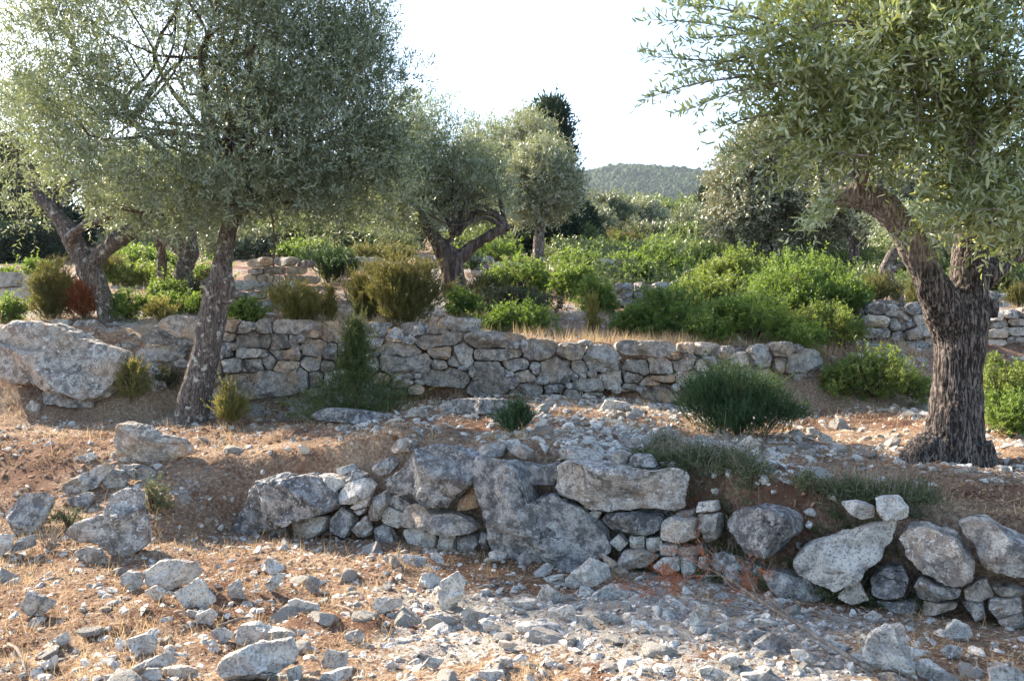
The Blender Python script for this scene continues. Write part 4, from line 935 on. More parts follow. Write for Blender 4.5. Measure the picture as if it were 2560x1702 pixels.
def crown_points(rg, clumps, n, hole=.0, hs=1.4, seed=0, shell=.42, yround=True):
    """clumps: (centre xyz, radii xyz, weight)"""
    w_ = np.array([c[2]*np.prod(c[1])**.8 for c in clumps]); w_ /= w_.sum()
    P, Dd = [], []
    for (c, r, _), k in zip(clumps, rg.multinomial(n, w_)):
        p, d = ellipsoid_points(rg, k, np.array(c), np.array(r), shell); P.append(p); Dd.append(d)
    P = np.concatenate(P); Dd = np.concatenate(Dd)
    if hole:
        f = fbm(P[:, 0]*hs, P[:, 1]*hs, P[:, 2]*hs, 2, seed)
        k = f > -hole*1.0+ (0.0) if False else f > np.quantile(f, hole)
        P, Dd = P[k], Dd[k]
    return P, Dd
def px_clumps(L, Y0):
    """(x, y, rx, ry, depth offset, depth radius m, weight) on the 2358 view"""
    out = []
    for x, y, rx, ry, dy, rd, w_ in L:
        Y = Y0+dy; s = K/FPX*Y
        out.append((at(x*K, y*K, Y), (rx*s, rd, ry*s), w_))
    return out
def limbs_into(buf, rg, start, r0, clumps, n, r1=.006, bend=.25):
    """branches from a fork out into the crown"""
    ws = np.array([c[2] for c in clumps], float); ws /= ws.sum()
    for k in range(n):
        c, r, _ = clumps[rg.choice(len(clumps), p=ws)]
        e = np.array(c)+unit(rg.normal(0, 1, 3))*np.array(r)*rg.uniform(.3, .85)
        s = np.asarray(start)+rg.normal(0, r0*.3, 3)
        L = np.linalg.norm(e-s)
        m1 = s+(e-s)*.35+rg.normal(0, bend*.35*L, 3)*np.array([1, 1, .5])+np.array([0, 0, .12*L]); m2_ = s+(e-s)*.7+rg.normal(0, bend*.3*L, 3)
        p, q = resample([s, m1, m2_, e], [r0*rg.uniform(.5, .9), r0*.5, r0*.25, r1], 14)
        p = p+np.cumsum(rg.normal(0, .012*L/3, p.shape), 0)*.4
        tube(buf, p, q, 6)
        for j in range(3):                     # side twigs
            i = rg.integers(5, 13); d = unit(rg.normal(0, 1, 3)+unit(e-s)*.6)
            ee = p[i]+d*L*rg.uniform(.15, .35)
            tube(buf, [p[i], p[i]+(ee-p[i])*.5+rg.normal(0, .03*L, 3), ee], [q[i]*.7, q[i]*.5, r1*.6], 4)

# ---------------------------------------------------------------- the leaning olive on the left
rng = np.random.default_rng(77)
gp = hit(*D(442, 968)); YL = gp[1]
tr = thing('olive_tree', gp, 'leaning olive tree with a slim speckled trunk and a huge dense crown', 'olive tree')
main = trace([(436, 1010, 48, 0), (441, 962, 41, 0), (452, 900, 37, 0), (471, 820, 35, .0), (487, 745, 35, .0), (498, 690, 35, 0), (508, 640, 29, .0), (517, 590, 23, .02), (527, 535, 22, .05), (541, 485, 22, .1), (560, 455, 18, .1), (592, 448, 13, .05)], YL)
stub = trace([(500, 705, 20, -.03), (488, 668, 20, -.06), (478, 645, 17, -.10)], YL)
burl = trace([(522, 700, 13, -.10), (528, 670, 15, -.10), (524, 640, 14, -.1)], YL)
main = (main[0], main[1]*.9)
wood('trunk', [main, stub, burl], M['bark'], tr, .010, .006, 3, (34, 34, 9), .014)
CL = px_clumps([(310,320,240,160,-.2,1.0,1.0),(550,330,290,185,-.2,1.2,1.1),(770,250,150,190,-.2,1.0,1.0),(450,60,390,250,-.3,1.4,1.0),(160,150,140,170,-.1,.9,.9),(690,40,200,230,0,1.3,1.0),(450,-220,350,250,0,1.5,.8),(815,400,95,110,.1,.8,1.0),
   (380,460,170,55,-.2,1.0,1.3),(600,440,140,45,-.1,1.0,.9),(720,450,130,60,.2,.9,1.1),(230,370,120,100,.0,.8,.9),(690,-200,200,230,.0,1.2,.8),(835,130,70,120,0,.6,.8),(860,330,55,90,0,.5,.9),(290,470,80,40,0,.6,1.0)], YL)
b = Buf()
limbs_into(b, rng, main[0][-3], .055, CL, 26)
limbs_into(b, rng, main[0][-1], .045, CL, 14)
limbs_into(b, rng, at(*D(300, 280), YL), .03, CL[:1]+CL[4:5]+CL[3:4], 9)
limbs_into(b, rng, at(*D(640, 250), YL), .03, CL[1:3]+CL[5:6], 10)
obj('branches', b.mesh('branches', True, tr.location), M['bark_far'], tr)
def fringe(rg, CL, n, lo_, hi_):
    """small outlying clumps that break up the outline"""
    out = []
    for k in range(n):
        c, r, w_ = CL[rg.integers(len(CL))]; d = unit(rg.normal(0, 1, 3)); q = rg.uniform(lo_, hi_)
        out.append((np.array(c)+d*np.array(r)*rg.uniform(.95, 1.12), (q, q, q*.8), rg.uniform(.5, 1.1)))
    return out
CL = CL+fringe(rng, CL, 46, .14, .34)
b = Buf()
P, Dd = crown_points(rng, CL, 17500, .26, 1.6, 5)
sprays(b, rng, P, Dd*.8+rng.normal(0, .6, P.shape)+np.array([0, 0, .35]), 15, .072, .0155, .30, .75, .15, .3, .1, LEAF4)
obj('crown', b.mesh('crown', False, tr.location), M['olive'], tr)
b = Buf()                                     # the thin shoot that hangs down from the crook of the trunk
hang = trace([(598, 452, 4, -.1), (622, 480, 2.6, -.15), (630, 540, 2.0, -.15), (629, 610, 1.6, -.12), (627, 660, 1.1, -.1)], YL)
p, r = resample(*hang, 24); tube(b, p+rng.normal(0, .006, p.shape), r, 6)
for k in range(9):
    i = rng.integers(5, 23); e = p[i]+np.array([rng.normal(0, .10), rng.normal(0, .06), -rng.uniform(.05, .4)])
    tube(b, [p[i], .5*(p[i]+e)+rng.normal(0, .02, 3), e], [.004, .003, .002], 4)
obj('hanging_shoot', b.mesh('hanging_shoot', True, tr.location), M['stem'], tr)

# ---------------------------------------------------------------- the thick olive on the right
rng = np.random.default_rng(78)
gp = hit(*D(2195, 1058)); YR = gp[1]
tr = thing('olive_tree', gp, 'old olive tree with a very thick dark fissured trunk forking in two, right side', 'olive tree')
main = trace([(2188, 1095, 112, 0), (2192, 1050, 88, 0), (2198, 990, 74, 0), (2206, 920, 66, 0), (2211, 850, 62, 0), (2214, 780, 64, 0), (2220, 715, 64, 0), (2228, 655, 50, .05), (2234, 590, 44, .1), (2238, 530, 42, .1), (2240, 470, 33, .1), (2245, 400, 27, .1), (2252, 320, 22, 0), (2240, 200, 17, -.1), (2255, 60, 12, -.2)], YR)
main = (main[0], main[1]*np.array([.88, .86, .85, .85, .85, .84, .84, .86, .88, .9, .95, 1, 1, 1, 1]))
root = trace([(2150, 1030, 45, -.1), (2110, 1068, 40, -.14), (2070, 1100, 25, -.18)], YR)
root2 = trace([(2240, 1030, 45, -.1), (2262, 1070, 40, -.14), (2285, 1110, 25, -.18)], YR)
knot = trace([(2268, 730, 30, 0), (2276, 690, 24, 0)], YR)
limb = trace([(2208, 790, 44, .0), (2172, 705, 46, -.05), (2138, 640, 39, -.08), (2100, 565, 34, -.1), (2060, 505, 33, -.12), (2020, 465, 31, -.12), (1978, 447, 26, -.1), (1925, 452, 19, -.05), (1890, 462, 12, .0)], YR)
stub = trace([(2010, 468, 20, -.1), (1996, 440, 16, -.14), (1990, 428, 12, -.16)], YR)
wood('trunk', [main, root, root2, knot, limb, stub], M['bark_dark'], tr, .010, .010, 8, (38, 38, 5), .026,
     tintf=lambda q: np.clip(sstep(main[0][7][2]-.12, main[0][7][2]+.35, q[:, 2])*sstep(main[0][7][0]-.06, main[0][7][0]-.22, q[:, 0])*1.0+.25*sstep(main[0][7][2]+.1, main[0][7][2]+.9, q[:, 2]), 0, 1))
l2 = trace([(2262, 640, 30, .1), (2310, 605, 22, .15), (2370, 572, 18, .2), (2450, 540, 14, .2)], YR)
wood('side_limb', [l2], M['bark_dark'], tr, .012, .008, 14, (20, 20, 6), .01)
CR = px_clumps([(2150,120,330,180,-.9,.9,1.0),(1930,90,220,150,-1.0,.7,1.0),(1760,70,110,90,-1.1,.5,.75),(2340,300,170,150,-.8,.9,1.0),(2060,250,180,90,-.9,.7,.95),(1900,240,130,110,-1.0,.5,.55),(2320,430,120,60,-.9,.6,.9),(2200,-150,420,220,-.6,1.2,.9),
   (1930,310,80,30,-1.0,.4,.45),(2350,470,60,20,-.9,.3,.5),(2230,360,90,50,-.9,.5,.6),(2225,455,45,12,-1.0,.15,.7)], YR)
b = Buf()
limbs_into(b, rng, at(*D(2240, 400), YR), .045, CR, 16)
limbs_into(b, rng, at(*D(2245, 250), YR-.2), .04, CR, 16)
limbs_into(b, rng, at(*D(1990, 440), YR-.2), .022, [CR[i] for i in (1, 5, 8)], 7)
limbs_into(b, rng, at(*D(2380, 560), YR), .025, [CR[i] for i in (3, 6, 9)], 5)
# long thin shoots reaching out to the left over the sky
ends = [((1880,120),(1500,45),(1660,60)),((1880,150),(1490,130),(1640,140)),((1860,160),(1495,225),(1620,190)),((1860,180),(1590,250),(1700,210)),((1900,230),(1640,150),(1720,180)),((1920,240),(1660,290),(1740,270)),((1950,300),(1680,350),(1770,320)),((1940,280),(1690,390),(1760,330)),
        ((1800,60),(1560,10),(1660,20)),((1960,400),(1860,520),(1900,450)),((1950,440),(1880,505),(1905,475)),((1840,60),(1600,90),(1700,80)),((1820,100),(1560,170),(1680,140)),((1920,330),(1800,420),(1850,370)),((2000,360),(1850,330),(1920,350)),((2330,510),(2080,545),(2200,520)),((2330,480),(2120,500),(2220,485))]
shoot = []
for s_, e_, m_ in ends:
    Y = YR-1.0+rng.normal(0, .2)
    p, r = resample([at(*D(*s_), Y+.1), at(*D(*m_), Y), at(*D(*e_), Y-.1)], [.010, .006, .002], 16); tube(b, p, r, 5); shoot.append(p)
obj('branches', b.mesh('branches', True, tr.location), M['bark_pale'], tr)
CR = CR+[c for c in fringe(rng, CR, 40, .10, .22) if c[0][2] > CR[9][0][2]-.12]
b = Buf()
P, Dd = crown_points(rng, CR, 6400, .36, 2.1, 11)
A = Dd*.7+rng.normal(0, .6, P.shape)+np.array([-.1, 0, .1])
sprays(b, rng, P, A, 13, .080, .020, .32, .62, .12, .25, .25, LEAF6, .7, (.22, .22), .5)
for p in shoot:
    i = np.arange(4, 16)
    d = np.gradient(p, axis=0)[i]
    for rep in range(2):
        sprays(b, rng, p[i]+rng.normal(0, .012, (len(i), 3)), d+rng.normal(0, .015, d.shape)+np.array([0, 0, .01]), 5, .066, .016, .10, .62, .1, .2, .2, LEAF6, .7, (.2, .2), .6)
    j = rng.choice(i, 5); dd = unit(d[j-4])+rng.normal(0, .5, (5, 3))
    sprays(b, rng, p[j], dd, 10, .066, .016, .22, .62, .1, .2, .3, LEAF6, .7, (.2, .2), .6)
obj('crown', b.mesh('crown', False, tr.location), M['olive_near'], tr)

# ---------------------------------------------------------------- other trees
def small_tree(label, trunk_chains, Y0, clumps, leafmat, n, K_, L, W_, SL, seed, bark='bark_far', hole=.15, hs=1.2, nl=14, vox=.02, base=None, cat='olive tree', name='olive_tree', r0=.04, up=.3, tmpl=LEAF4, group=None, **kw):
    rg = np.random.default_rng(seed)
    ch = [trace(t, Y0) for t in trunk_chains]
    bx = ch[0][0][0]
    root = thing(name, (bx[0], bx[1], float(hgt(bx[0], bx[1]))), label, cat, group)
    if Y0 < 30: wood('trunk', ch, M[bark], root, vox, vox*.7, seed, (14, 14, 3), .02)
    else:
        b = Buf()
        for p, r in ch: p, r = resample(p, r, 10); tube(b, p, r, 8)
        obj('trunk', b.mesh('trunk', True, root.location), M[bark], root)
    cl = px_clumps(clumps, Y0)
    if nl:
        b = Buf()
        for p, r in ch: limbs_into(b, rg, p[-1], r0, cl, max(2, nl//len(ch)), .008)
        obj('branches', b.mesh('branches', True, root.location), M[bark], root)
    b = Buf()
    P, Dd = crown_points(rg, cl, n, hole, hs, seed)
    sprays(b, rg, P, Dd*.8+rg.normal(0, .55, P.shape)+np.array([0, 0, up]), K_, L, W_, SL, .75, .15, .3, .1, tmpl, **kw)
    obj('crown', b.mesh('crown', False, root.location), M[leafmat], root)
    return root
Y = hit(*D(245, 735))[1]
small_tree('far left olive with a twisted trunk dividing into three bare limbs', [
    [(262,745,30,0),(246,705,24,0),(228,660,22,0),(208,625,26,0),(192,598,22,0),(172,560,23,0),(148,518,20,0),(122,485,16,0),(92,452,12,0),(72,405,9,0),(62,360,7,0),(40,330,5,0),(10,312,3,0)],
    [(205,620,22,0),(230,590,20,0),(262,560,19,0),(300,535,17,0),(345,518,13,0),(400,500,9,.3)],
    [(160,560,13,-.1),(168,540,12,-.2),(200,518,10,-.3),(240,502,8,-.4),(272,488,6,-.5)],
    [(192,612,12,.1),(180,570,11,.1),(160,530,10,.1),(130,495,9,.15)]], Y,
    [(110,290,100,100,.6,.9,.7),(230,400,90,60,1.0,.8,.7),(30,430,60,50,.8,.6,.25),(350,440,110,60,.6,.9,1.0),(70,240,60,50,.8,.6,.35),(60,490,40,35,.3,.4,.3)], 'olive', 2300, 13, .085, .019, .32, 101, 'bark', .25, 1.1, 14, .018)
Y = hit(*D(425, 690))[1]
small_tree('gnarled olive with two crooked stems standing behind the leaning olive on its left', [
    [(425,700,30,0),(421,660,24,0),(428,620,20,0),(436,580,22,0),(428,545,24,0),(420,500,16,.2)],
    [(372,645,10,.6),(374,600,10,.6),(368,560,11,.5),(352,520,9,.4),(340,480,6,.4)],
    [(428,590,14,0),(400,565,13,.1),(372,545,10,.3),(352,515,8,.4)]], Y,
    [(420,450,160,70,.5,1.2,1.0),(520,420,150,90,.8,1.2,1.0),(330,420,120,80,.8,1.0,1.0)], 'olive', 2600, 13, .10, .021, .36, 102, 'bark', .12, 1.0, 10, .022)
Y = hit(*D(1048, 682))[1]
small_tree('forked olive in the middle with a bare limb reaching out to the right', [
    [(1052,690,33,0),(1046,655,26,0),(1040,620,25,0),(1034,592,26,0),(1012,562,18,0),(992,535,12,.05),(975,505,9,.1),(965,470,7,.1)],
    [(1045,605,18,0),(1066,585,15,0),(1090,565,13,0),(1122,545,11,0),(1150,530,10,0),(1168,527,6,0)],
    [(1020,575,10,0),(1035,555,8,-.05),(1045,540,5,-.1)]], Y,
    [(1010,400,130,90,.2,1.3,1.0),(920,420,110,100,0,1.2,1.0),(1080,430,90,80,.3,1.1,1.0),(960,310,90,80,.2,1.2,.9),(1050,330,90,60,.3,1.0,.8),(890,500,80,45,-.2,.8,.8),(1000,480,110,45,0,1.0,.7),(1110,470,60,45,.3,.7,.8),(1000,250,25,30,.2,.4,.6),(940,255,30,40,.2,.4,.4)], 'olive', 4600, 13, .088, .019, .36, 103, 'bark_far', .15, 1.0, 18, .022, r0=.06)
small_tree('pale silvery olive with a straight slim trunk in front of the dark cypress', [
    [(1238,612,15,0),(1240,575,12,0),(1241,530,12,0),(1246,500,14,0),(1250,475,11,0),(1244,440,6,0)]], 19.0,
    [(1240,400,75,50,0,1.0,1.0),(1200,440,50,50,0,.8,1.0),(1285,435,45,50,0,.8,1.0),(1225,480,70,30,0,.9,.8),(1250,355,45,30,0,.6,.8),(1170,450,25,30,0,.4,.6),(1315,430,22,40,0,.4,.5)], 'olive_pale', 2500, 12, .11, .026, .36, 104, 'bark', .16, 1.0, 14, .03)
small_tree('greyish olive crown rising behind the pale silvery olive on its left', [
    [(1150,600,14,0),(1155,520,12,0),(1165,420,9,0)]], 26.0,
    [(1205,320,65,45,0,1.6,1.0),(1130,350,70,60,0,1.8,1.0),(1240,345,45,50,0,1.2,.8),(1160,410,90,60,.5,1.6,.9),(1220,290,30,22,0,.8,.7)], 'olive_pale', 2000, 12, .16, .036, .5, 105, 'bark_far', .10, .8, 10, .04)
def conifer(label, x, ytop, ybase, w_, Y0, seed, name='cypress', cat='cypress', n=2600, spread=1.0, mat='cypress', tuft=.55):
    """dark upright conifer made of ragged tufts on short boughs"""
    rg = np.random.default_rng(seed)
    top, bot = at(*D(x, ytop), Y0), at(*D(x, ybase), Y0)
    hgt_, R0 = top[2]-bot[2], w_*K/FPX*Y0/2
    root = thing(name, (bot[0], bot[1], float(hgt(bot[0], bot[1]))), label, cat)
    b = Buf(); zb = root.location[2]-.2
    tube(b, [(bot[0], bot[1], zb), (bot[0]+.05, bot[1], zb+hgt_*.5), (top[0], top[1], top[2]-.1)], [R0*.11, R0*.07, .02], 8)
    bl = []
    for k in range(64):
        u = (k+.5)/64; z = bot[2]+hgt_*(.02+.95*u); r = R0*spread*np.interp(u, [0, .2, .5, .8, 1], [.85, 1, .85, .5, .12])*rg.uniform(.6, 1.12)
        a = k*2.4+rg.normal(0, .3); e = np.array([bot[0]+r*math.cos(a), bot[1]+r*math.sin(a), z+r*.35])
        tube(b, [(bot[0], bot[1], z-r*.15), e], [.03*R0, .012*R0], 4); bl.append((e, r, a))
    obj('trunk', b.mesh('trunk', True, root.location), M['bark_far'], root)
    b = Buf()
    per = n//64
    for e, r, a in bl:
        o = np.array([bot[0], bot[1], e[2]-r*.3])
        t = rg.random(per)**.6
        P = o+(e-o)*t[:, None]+rg.normal(0, .13*R0, (per, 3))
        sprays(b, rg, P, np.array([math.cos(a)*.5, math.sin(a)*.5, .9])+rg.normal(0, .5, (per, 3)), 9, tuft*.30, tuft*.085, tuft*.9, .5, .3, .3, 0)
    obj('crown', b.mesh('crown', False, root.location), M[mat], root)
conifer('tall dark blue-green cypress behind the pale olives, standing against the sky', 1262, 262, 620, 128, 32.0, 201, n=6000, tuft=.8)
conifer('small dark fir-like tree below the hill, left of the holm oak', 1634, 440, 520, 42, 60.0, 202, 'conifer', 'conifer', 2600, tuft=.7)
conifer('second small dark conifer touching the holm oak', 1664, 452, 520, 32, 62.0, 203, 'conifer', 'conifer', 2200, tuft=.6)
for k, (x, t_, wd, yy, l) in enumerate([(20,350,120,30,'black-green conifer at the left edge of the photo'), (105,400,110,33,'dark conifer behind the twisted far left olive'), (55,440,170,27,'low dark conifer under the leftmost tree tops'),
    (560,420,150,32,'dark conifer seen under the left olive crown, beside its trunk'), (690,440,150,34,'dark conifer behind the hanging shoot'), (800,450,150,31,'dark conifer left of the forked olive'), (900,440,140,36,'dark conifer right behind the forked olive crown'),
    (250,470,150,34,'dark conifer behind the three bare olive limbs'), (1120,470,120,33,'dark conifer under the bare limb of the forked olive'), (470,450,130,36,'dark conifer between the two left olive trunks'), (1335,500,60,36,'low dark conifer right of the pale silvery olive')]):
    conifer(l, x, t_, 640, wd, yy, 210+k, 'conifer', 'conifer', 2600, 1.1, tuft=.75)
small_tree('big grey-green holm oak right of the hill', [[(1760,600,16,0),(1765,540,14,0),(1770,450,11,0)]], 24.0,
    [(1760,350,75,60,0,1.6,1.0),(1700,420,65,60,0,1.4,1.0),(1800,430,80,80,.3,1.6,1.0),(1720,490,70,50,-.3,1.3,1.0),(1790,310,45,35,0,1.0,.9),(1700,350,35,45,0,.8,.8),(1840,360,60,60,.5,1.2,.8),(1670,470,40,45,0,.8,.8),(1880,440,90,80,.4,1.4,1.0),(1850,525,90,55,.4,1.2,1.0),(1690,535,60,35,-.2,.9,.9),(1770,560,110,35,.2,1.2,.8)], 'holm', 7600, 12, .11, .050, .42, 106, 'bark_far', .08, .9, 14, .04, cat='holm oak', name='holm_oak')
small_tree('olive behind the bare leaning limb, crown filling the gap of the right fork', [[(1965,602,13,0),(1968,570,11,0),(1955,535,9,0),(1945,500,6,0)], [(1970,575,7,0),(1990,550,6,0),(2005,525,4,0)]], 22.0,
    [(1950,480,90,60,0,1.5,1.0),(2060,440,100,70,.5,1.6,1.0),(2000,380,110,60,.5,1.6,1.0),(2150,470,90,70,.5,1.4,1.0),(1890,430,60,60,.4,1.2,1.0),(2230,440,90,90,.6,1.4,.9)], 'holm', 3200, 12, .12, .040, .42, 107, 'bark_far', .08, .9, 12, .04)
Y = hit(*D(2062, 692))[1]
small_tree('small crooked olive trunk seen in the fork of the thick right olive', [[(2066,700,15,0),(2058,665,15,0),(2042,640,15,0),(2042,610,13,0),(2056,580,11,0),(2075,550,8,0)], [(2048,628,9,0),(2062,615,7,0),(2078,606,5,0)]], Y,
    [(2090,520,70,40,.2,.7,1.0),(2140,540,50,40,.3,.6,.8)], 'olive', 620, 12, .085, .02, .3, 108, 'bark', .1, 1.0, 5, .02)
for k, (x, y, w_, h_, Yd, mt, l) in enumerate([(1405,500,110,95,44,'far_leaf','bushy grey olive with bare twigs right of the cypress'),(1470,510,110,115,50,'olive_pale','rounded bluish olive below the left end of the hill'),(1370,520,70,80,40,'far_leaf','small grey olive at the foot of the cypress'),
    (1545,505,110,60,62,'far_green','low dark green tree below the hill top'),(1590,525,90,80,52,'far_leaf','brownish olive below the middle of the hill'),(1525,545,90,75,46,'far_leaf','pale twiggy olive in the middle of the thicket behind the bushes'),(1650,520,100,80,48,'far_leaf','grey olive in front of the two small conifers'),
    (1600,490,120,50,75,'far_green','distant dark green tree on the tree line below the right part of the hill'),(1480,490,120,45,80,'far_green','distant dark green tree on the tree line below the left part of the hill'),(1740,560,150,110,30,'far_green','green shrubby tree at the foot of the holm oak'),(1590,560,70,70,38,'far_green','bright green young tree in the grove'),
    (2250,520,200,150,30,'far_leaf','olive behind the thick right trunk'),(2380,500,200,170,28,'far_green','bushy tree at the right edge of the photo'),(1100,560,150,90,28,'far_green','dim green tree behind the bare limb of the forked olive'),(700,540,200,90,26,'far_green','dim green tree under the left olive crown'),(530,560,160,80,25,'far_leaf','shaded tree behind the leaning olive'),
    (300,560,140,90,26,'far_leaf','grey tree behind the twisted far left olive'),(1310,550,90,60,33,'far_green','dark green thicket tree right of the pale olive trunk'),(870,560,160,80,27,'far_green','dim green tree left of the forked olive trunk'),(60,560,170,120,24,'cypress','dark thicket tree at the left edge'),
    (1880,570,150,120,27,'far_leaf','grey-green tree between holm oak and the small olive trunk'),(2010,560,170,120,29,'holm','bushy dull tree filling the fork of the right olive'),(1820,520,130,120,31,'holm','dense holm oak thicket behind the big holm oak'),(2110,570,140,100,26,'far_green','green tree low behind the bare leaning limb')]):
    rg = np.random.default_rng(400+k)
    y += h_*.5; h_ *= .86
    cl = [(x+rg.normal(0, .22)*w_, y-h_*.5+rg.normal(0, .12)*h_, w_*rg.uniform(.22, .36), h_*rg.uniform(.22, .36), rg.normal(0, .5), rg.uniform(.8, 1.3)*w_*K/FPX*Yd*.3, 1.0) for _ in range(7)]
    small_tree(l, [[(x, y+20, w_*.05, 0), (x+3, y-h_*.3, w_*.035, 0), (x-4, y-h_*.6, w_*.02, 0)]], float(Yd), cl, mt, int(900+w_*4), 11, .0045*Yd, .0018*Yd, .016*Yd, 500+k, 'bark_far', .08, .7, 6, cat='tree', name='tree', r0=.05)

# ---------------------------------------------------------------- bushes
BASES = []
def bush(label, x, base, w_, top, mat, seed, kind='lentisk', Y=None, n=None, name=None, cat='bush', lobes=None, leaf=None, group=None, hollow=False):
    rg = np.random.default_rng(seed)
    gp = hit(*D(x, base)) if Y is None else np.array([(x*K-CX)/FPX*Y, Y, 0.0])
    gp[2] = float(hgt(gp[0], gp[1])); Y = gp[1]
    s = K/FPX*Y; W2, H = w_*s/2, (CAMZ-(top*K-CY)/FPX*Y)-gp[2]
    gp[1] += W2*.35; gp[2] = float(hgt(gp[0], gp[1]))
    H = max(H, .12); dpt = min(W2*.8, 1.6)
    BASES.append((gp[0], gp[1], W2))
    root = thing(name or ('mastic_bush' if kind == 'lentisk' else 'juniper_bush'), gp, label, cat, group)
    b = Buf(); c = gp
    if kind == 'lentisk':
        Lf = leaf or max(.036, .0043*Y)
        nl = lobes or int(np.clip(14*W2*H*2, 9, 60))
        cl = []
        for k in range(nl):                   # shoots in mounds over the whole dome
            d = unit(rg.normal(0, 1, 3)*np.array([1, 1, .8])); d[2] = abs(d[2])*rg.uniform(.2, 1)
            lr = rg.uniform(.13, .42)*min(W2, H)**.6*.62
            cc = c+np.array([d[0]*(W2-lr*.8), d[1]*(dpt-lr*.5), .04+d[2]*max(H*rg.uniform(.72, 1.08)-lr*.9, .05)])*np.array([1, 1, 1])
            cl.append((cc, (lr, lr, lr*.85), 1.0))
        core = (c+np.array([0, 0, H*.35]), (W2*.72, dpt*.7, H*.45), .45)
        n_ = n or int(np.clip(11*(W2*2*H+W2*dpt*1.5)/(Lf*Lf*.5)/9, 250, 9500))
        P, Dd = crown_points(rg, cl+[core], n_, .06, 3, seed, .35)
        P[:, 2] = np.maximum(P[:, 2], gp[2]+.01)
        q_ = 3.2/max(min(W2, H), .3)**.5; tb = (.5+.42*fbm(P[:, 0]*q_, P[:, 1]*q_, P[:, 2]*q_, 2, seed))[:, None]
        sprays(b, rg, P, Dd*.8+np.array([0, 0, .7])+rg.normal(0, .35, P.shape), 9, Lf, Lf*.50, Lf*2.2, .85, .2, .25, 0, LEAF4, .8, (.20, .12), tb)
        m_ = rg.random(len(P)) < .05
        sprays(b, rg, P[m_], Dd[m_]*.9+np.array([0, 0, .6])+rg.normal(0, .4, (m_.sum(), 3)), 14, Lf, Lf*.5, Lf*5.5, .85, .2, .25, 0, LEAF4, .8, (.24, .12))
        stem_n = 5
    else:
        Lf = leaf or max(.020, .0026*Y)
        n_ = n or int(np.clip(13*W2*2*H/(Lf*Lf*.35)/16, 160, 9000))
        q = rg.random(n_); a = rg.uniform(0, 6.28, n_)
        if kind == 'cone':
            u = rg.random(n_)**1.3; rr = np.interp(u, [0, .22, .36, .5, .8, 1], [1.15, 1.2, .62, .30, .18, .03])*rg.random(n_)**.55*(1+.5*noise(a*1.3, u*7, 0, seed))
            P = c+np.stack([W2*rr*np.cos(a), dpt*rr*np.sin(a), H*u*.94], -1); A = np.stack([np.cos(a)*rr, np.sin(a)*rr, .9+0*rr], -1)
        elif kind == 'column':
            u = rg.random(n_); rr = np.interp(u, [0, .2, .6, 1], [.75, 1, .85, .2])*rg.random(n_)**.5
            P = c+np.stack([W2*rr*np.cos(a), W2*rr*np.sin(a), H*u*.93], -1); A = np.stack([np.cos(a)*.2, np.sin(a)*.2, 1+0*rr], -1)
        elif kind == 'airy':
            u = rg.random(n_); rr = np.interp(u, [0, .15, .4, .8, 1], [.1, .9, .8, .45, .05])*rg.random(n_)**.7
            tier = np.floor(a/1.05)*1.05+rg.normal(0, .12, n_)
            P = c+np.stack([W2*rr*np.cos(tier), W2*rr*np.sin(tier), .05*H+H*(u*.8+.14*rr)], -1); A = np.stack([np.cos(tier)*rr, np.sin(tier)*rr, .5+0*rr], -1)
        else:                                 # a fan of plumes rising from the foot
            nl = int((lobes or 16)*1.5)
            th = rg.uniform(0, 6.28, nl); la = np.sqrt(rg.random(nl))*.98
            tipx, tipy = W2*la*np.cos(th), dpt*la*np.sin(th); tipz = H*np.sqrt(np.clip(1.02-la**2.2, .12, 1))*rg.uniform(.60, 1.06, nl)
            k = rg.integers(0, nl, n_); t = .12+.88*q**.62
            spread = (.34+.16*rg.random(nl))[k]*np.sin(np.clip(t, 0, 1)*2.6+.25)*rg.random(n_)**.6*min(W2, H)*1.1
            sa = rg.uniform(0, 6.28, n_)
            P = c+np.stack([tipx[k]*t**1.15+spread*np.cos(sa), tipy[k]*t**1.15+spread*np.sin(sa), tipz[k]*t*.95+.35*spread*rg.normal(0, 1, n_)], -1)
            A = np.stack([tipx[k]*.5/W2+.35*np.cos(sa), tipy[k]*.5/W2+.35*np.sin(sa), .95+0*t], -1)
        P[:, 2] = np.maximum(P[:, 2], gp[2]+.01)
        if kind == 'cone':
            k = rg.random(n_) < .6; P, A = P[k]+rg.normal(0, .04, (k.sum(), 3)), A[k]+rg.normal(0, .5, (k.sum(), 3))
            P[:, 2] = np.maximum(P[:, 2], gp[2]+.02)
        if kind == 'airy':
            k = rg.random(n_) < .30; P, A = P[k], A[k]
        m_ = rg.random(len(P)) < .07
        sprays(b, rg, P[m_], A[m_]*np.array([1.5, 1.5, 1])+rg.normal(0, .3, (m_.sum(), 3)), 30, Lf, Lf*.34, Lf*rg.uniform(7, 12), .55, .2, .25, 0, LEAF4, .5, (.2, .14))
        sprays(b, rg, P, A+rg.normal(0, .30, P.shape), 16, Lf, Lf*.36, Lf*4.2, .55, .2, .25, 0, LEAF4, .5, (.2, .14))
        stem_n = 4
    obj('foliage', b.mesh('foliage', False, gp), M[mat], root)
    b = Buf()
    for k in range(stem_n):
        a = rg.uniform(0, 6.28); e = gp+np.array([W2*.5*math.cos(a), dpt*.5*math.sin(a), H*.75]); 
        if kind in ('cone', 'column', 'airy'): e = gp+np.array([.05*W2*math.cos(a), .05*W2*math.sin(a), H*.9])
        p, r = resample([gp-np.array([0, 0, .03]), gp*.6+e*.4+rg.normal(0, .05*W2, 3), e], [.012+.012*W2, .008+.008*W2, .003], 8); tube(b, p, r, 5)
    obj('stem', b.mesh('stem', True, gp), M['stem'], root)
    return root, gp, (W2, dpt, H)
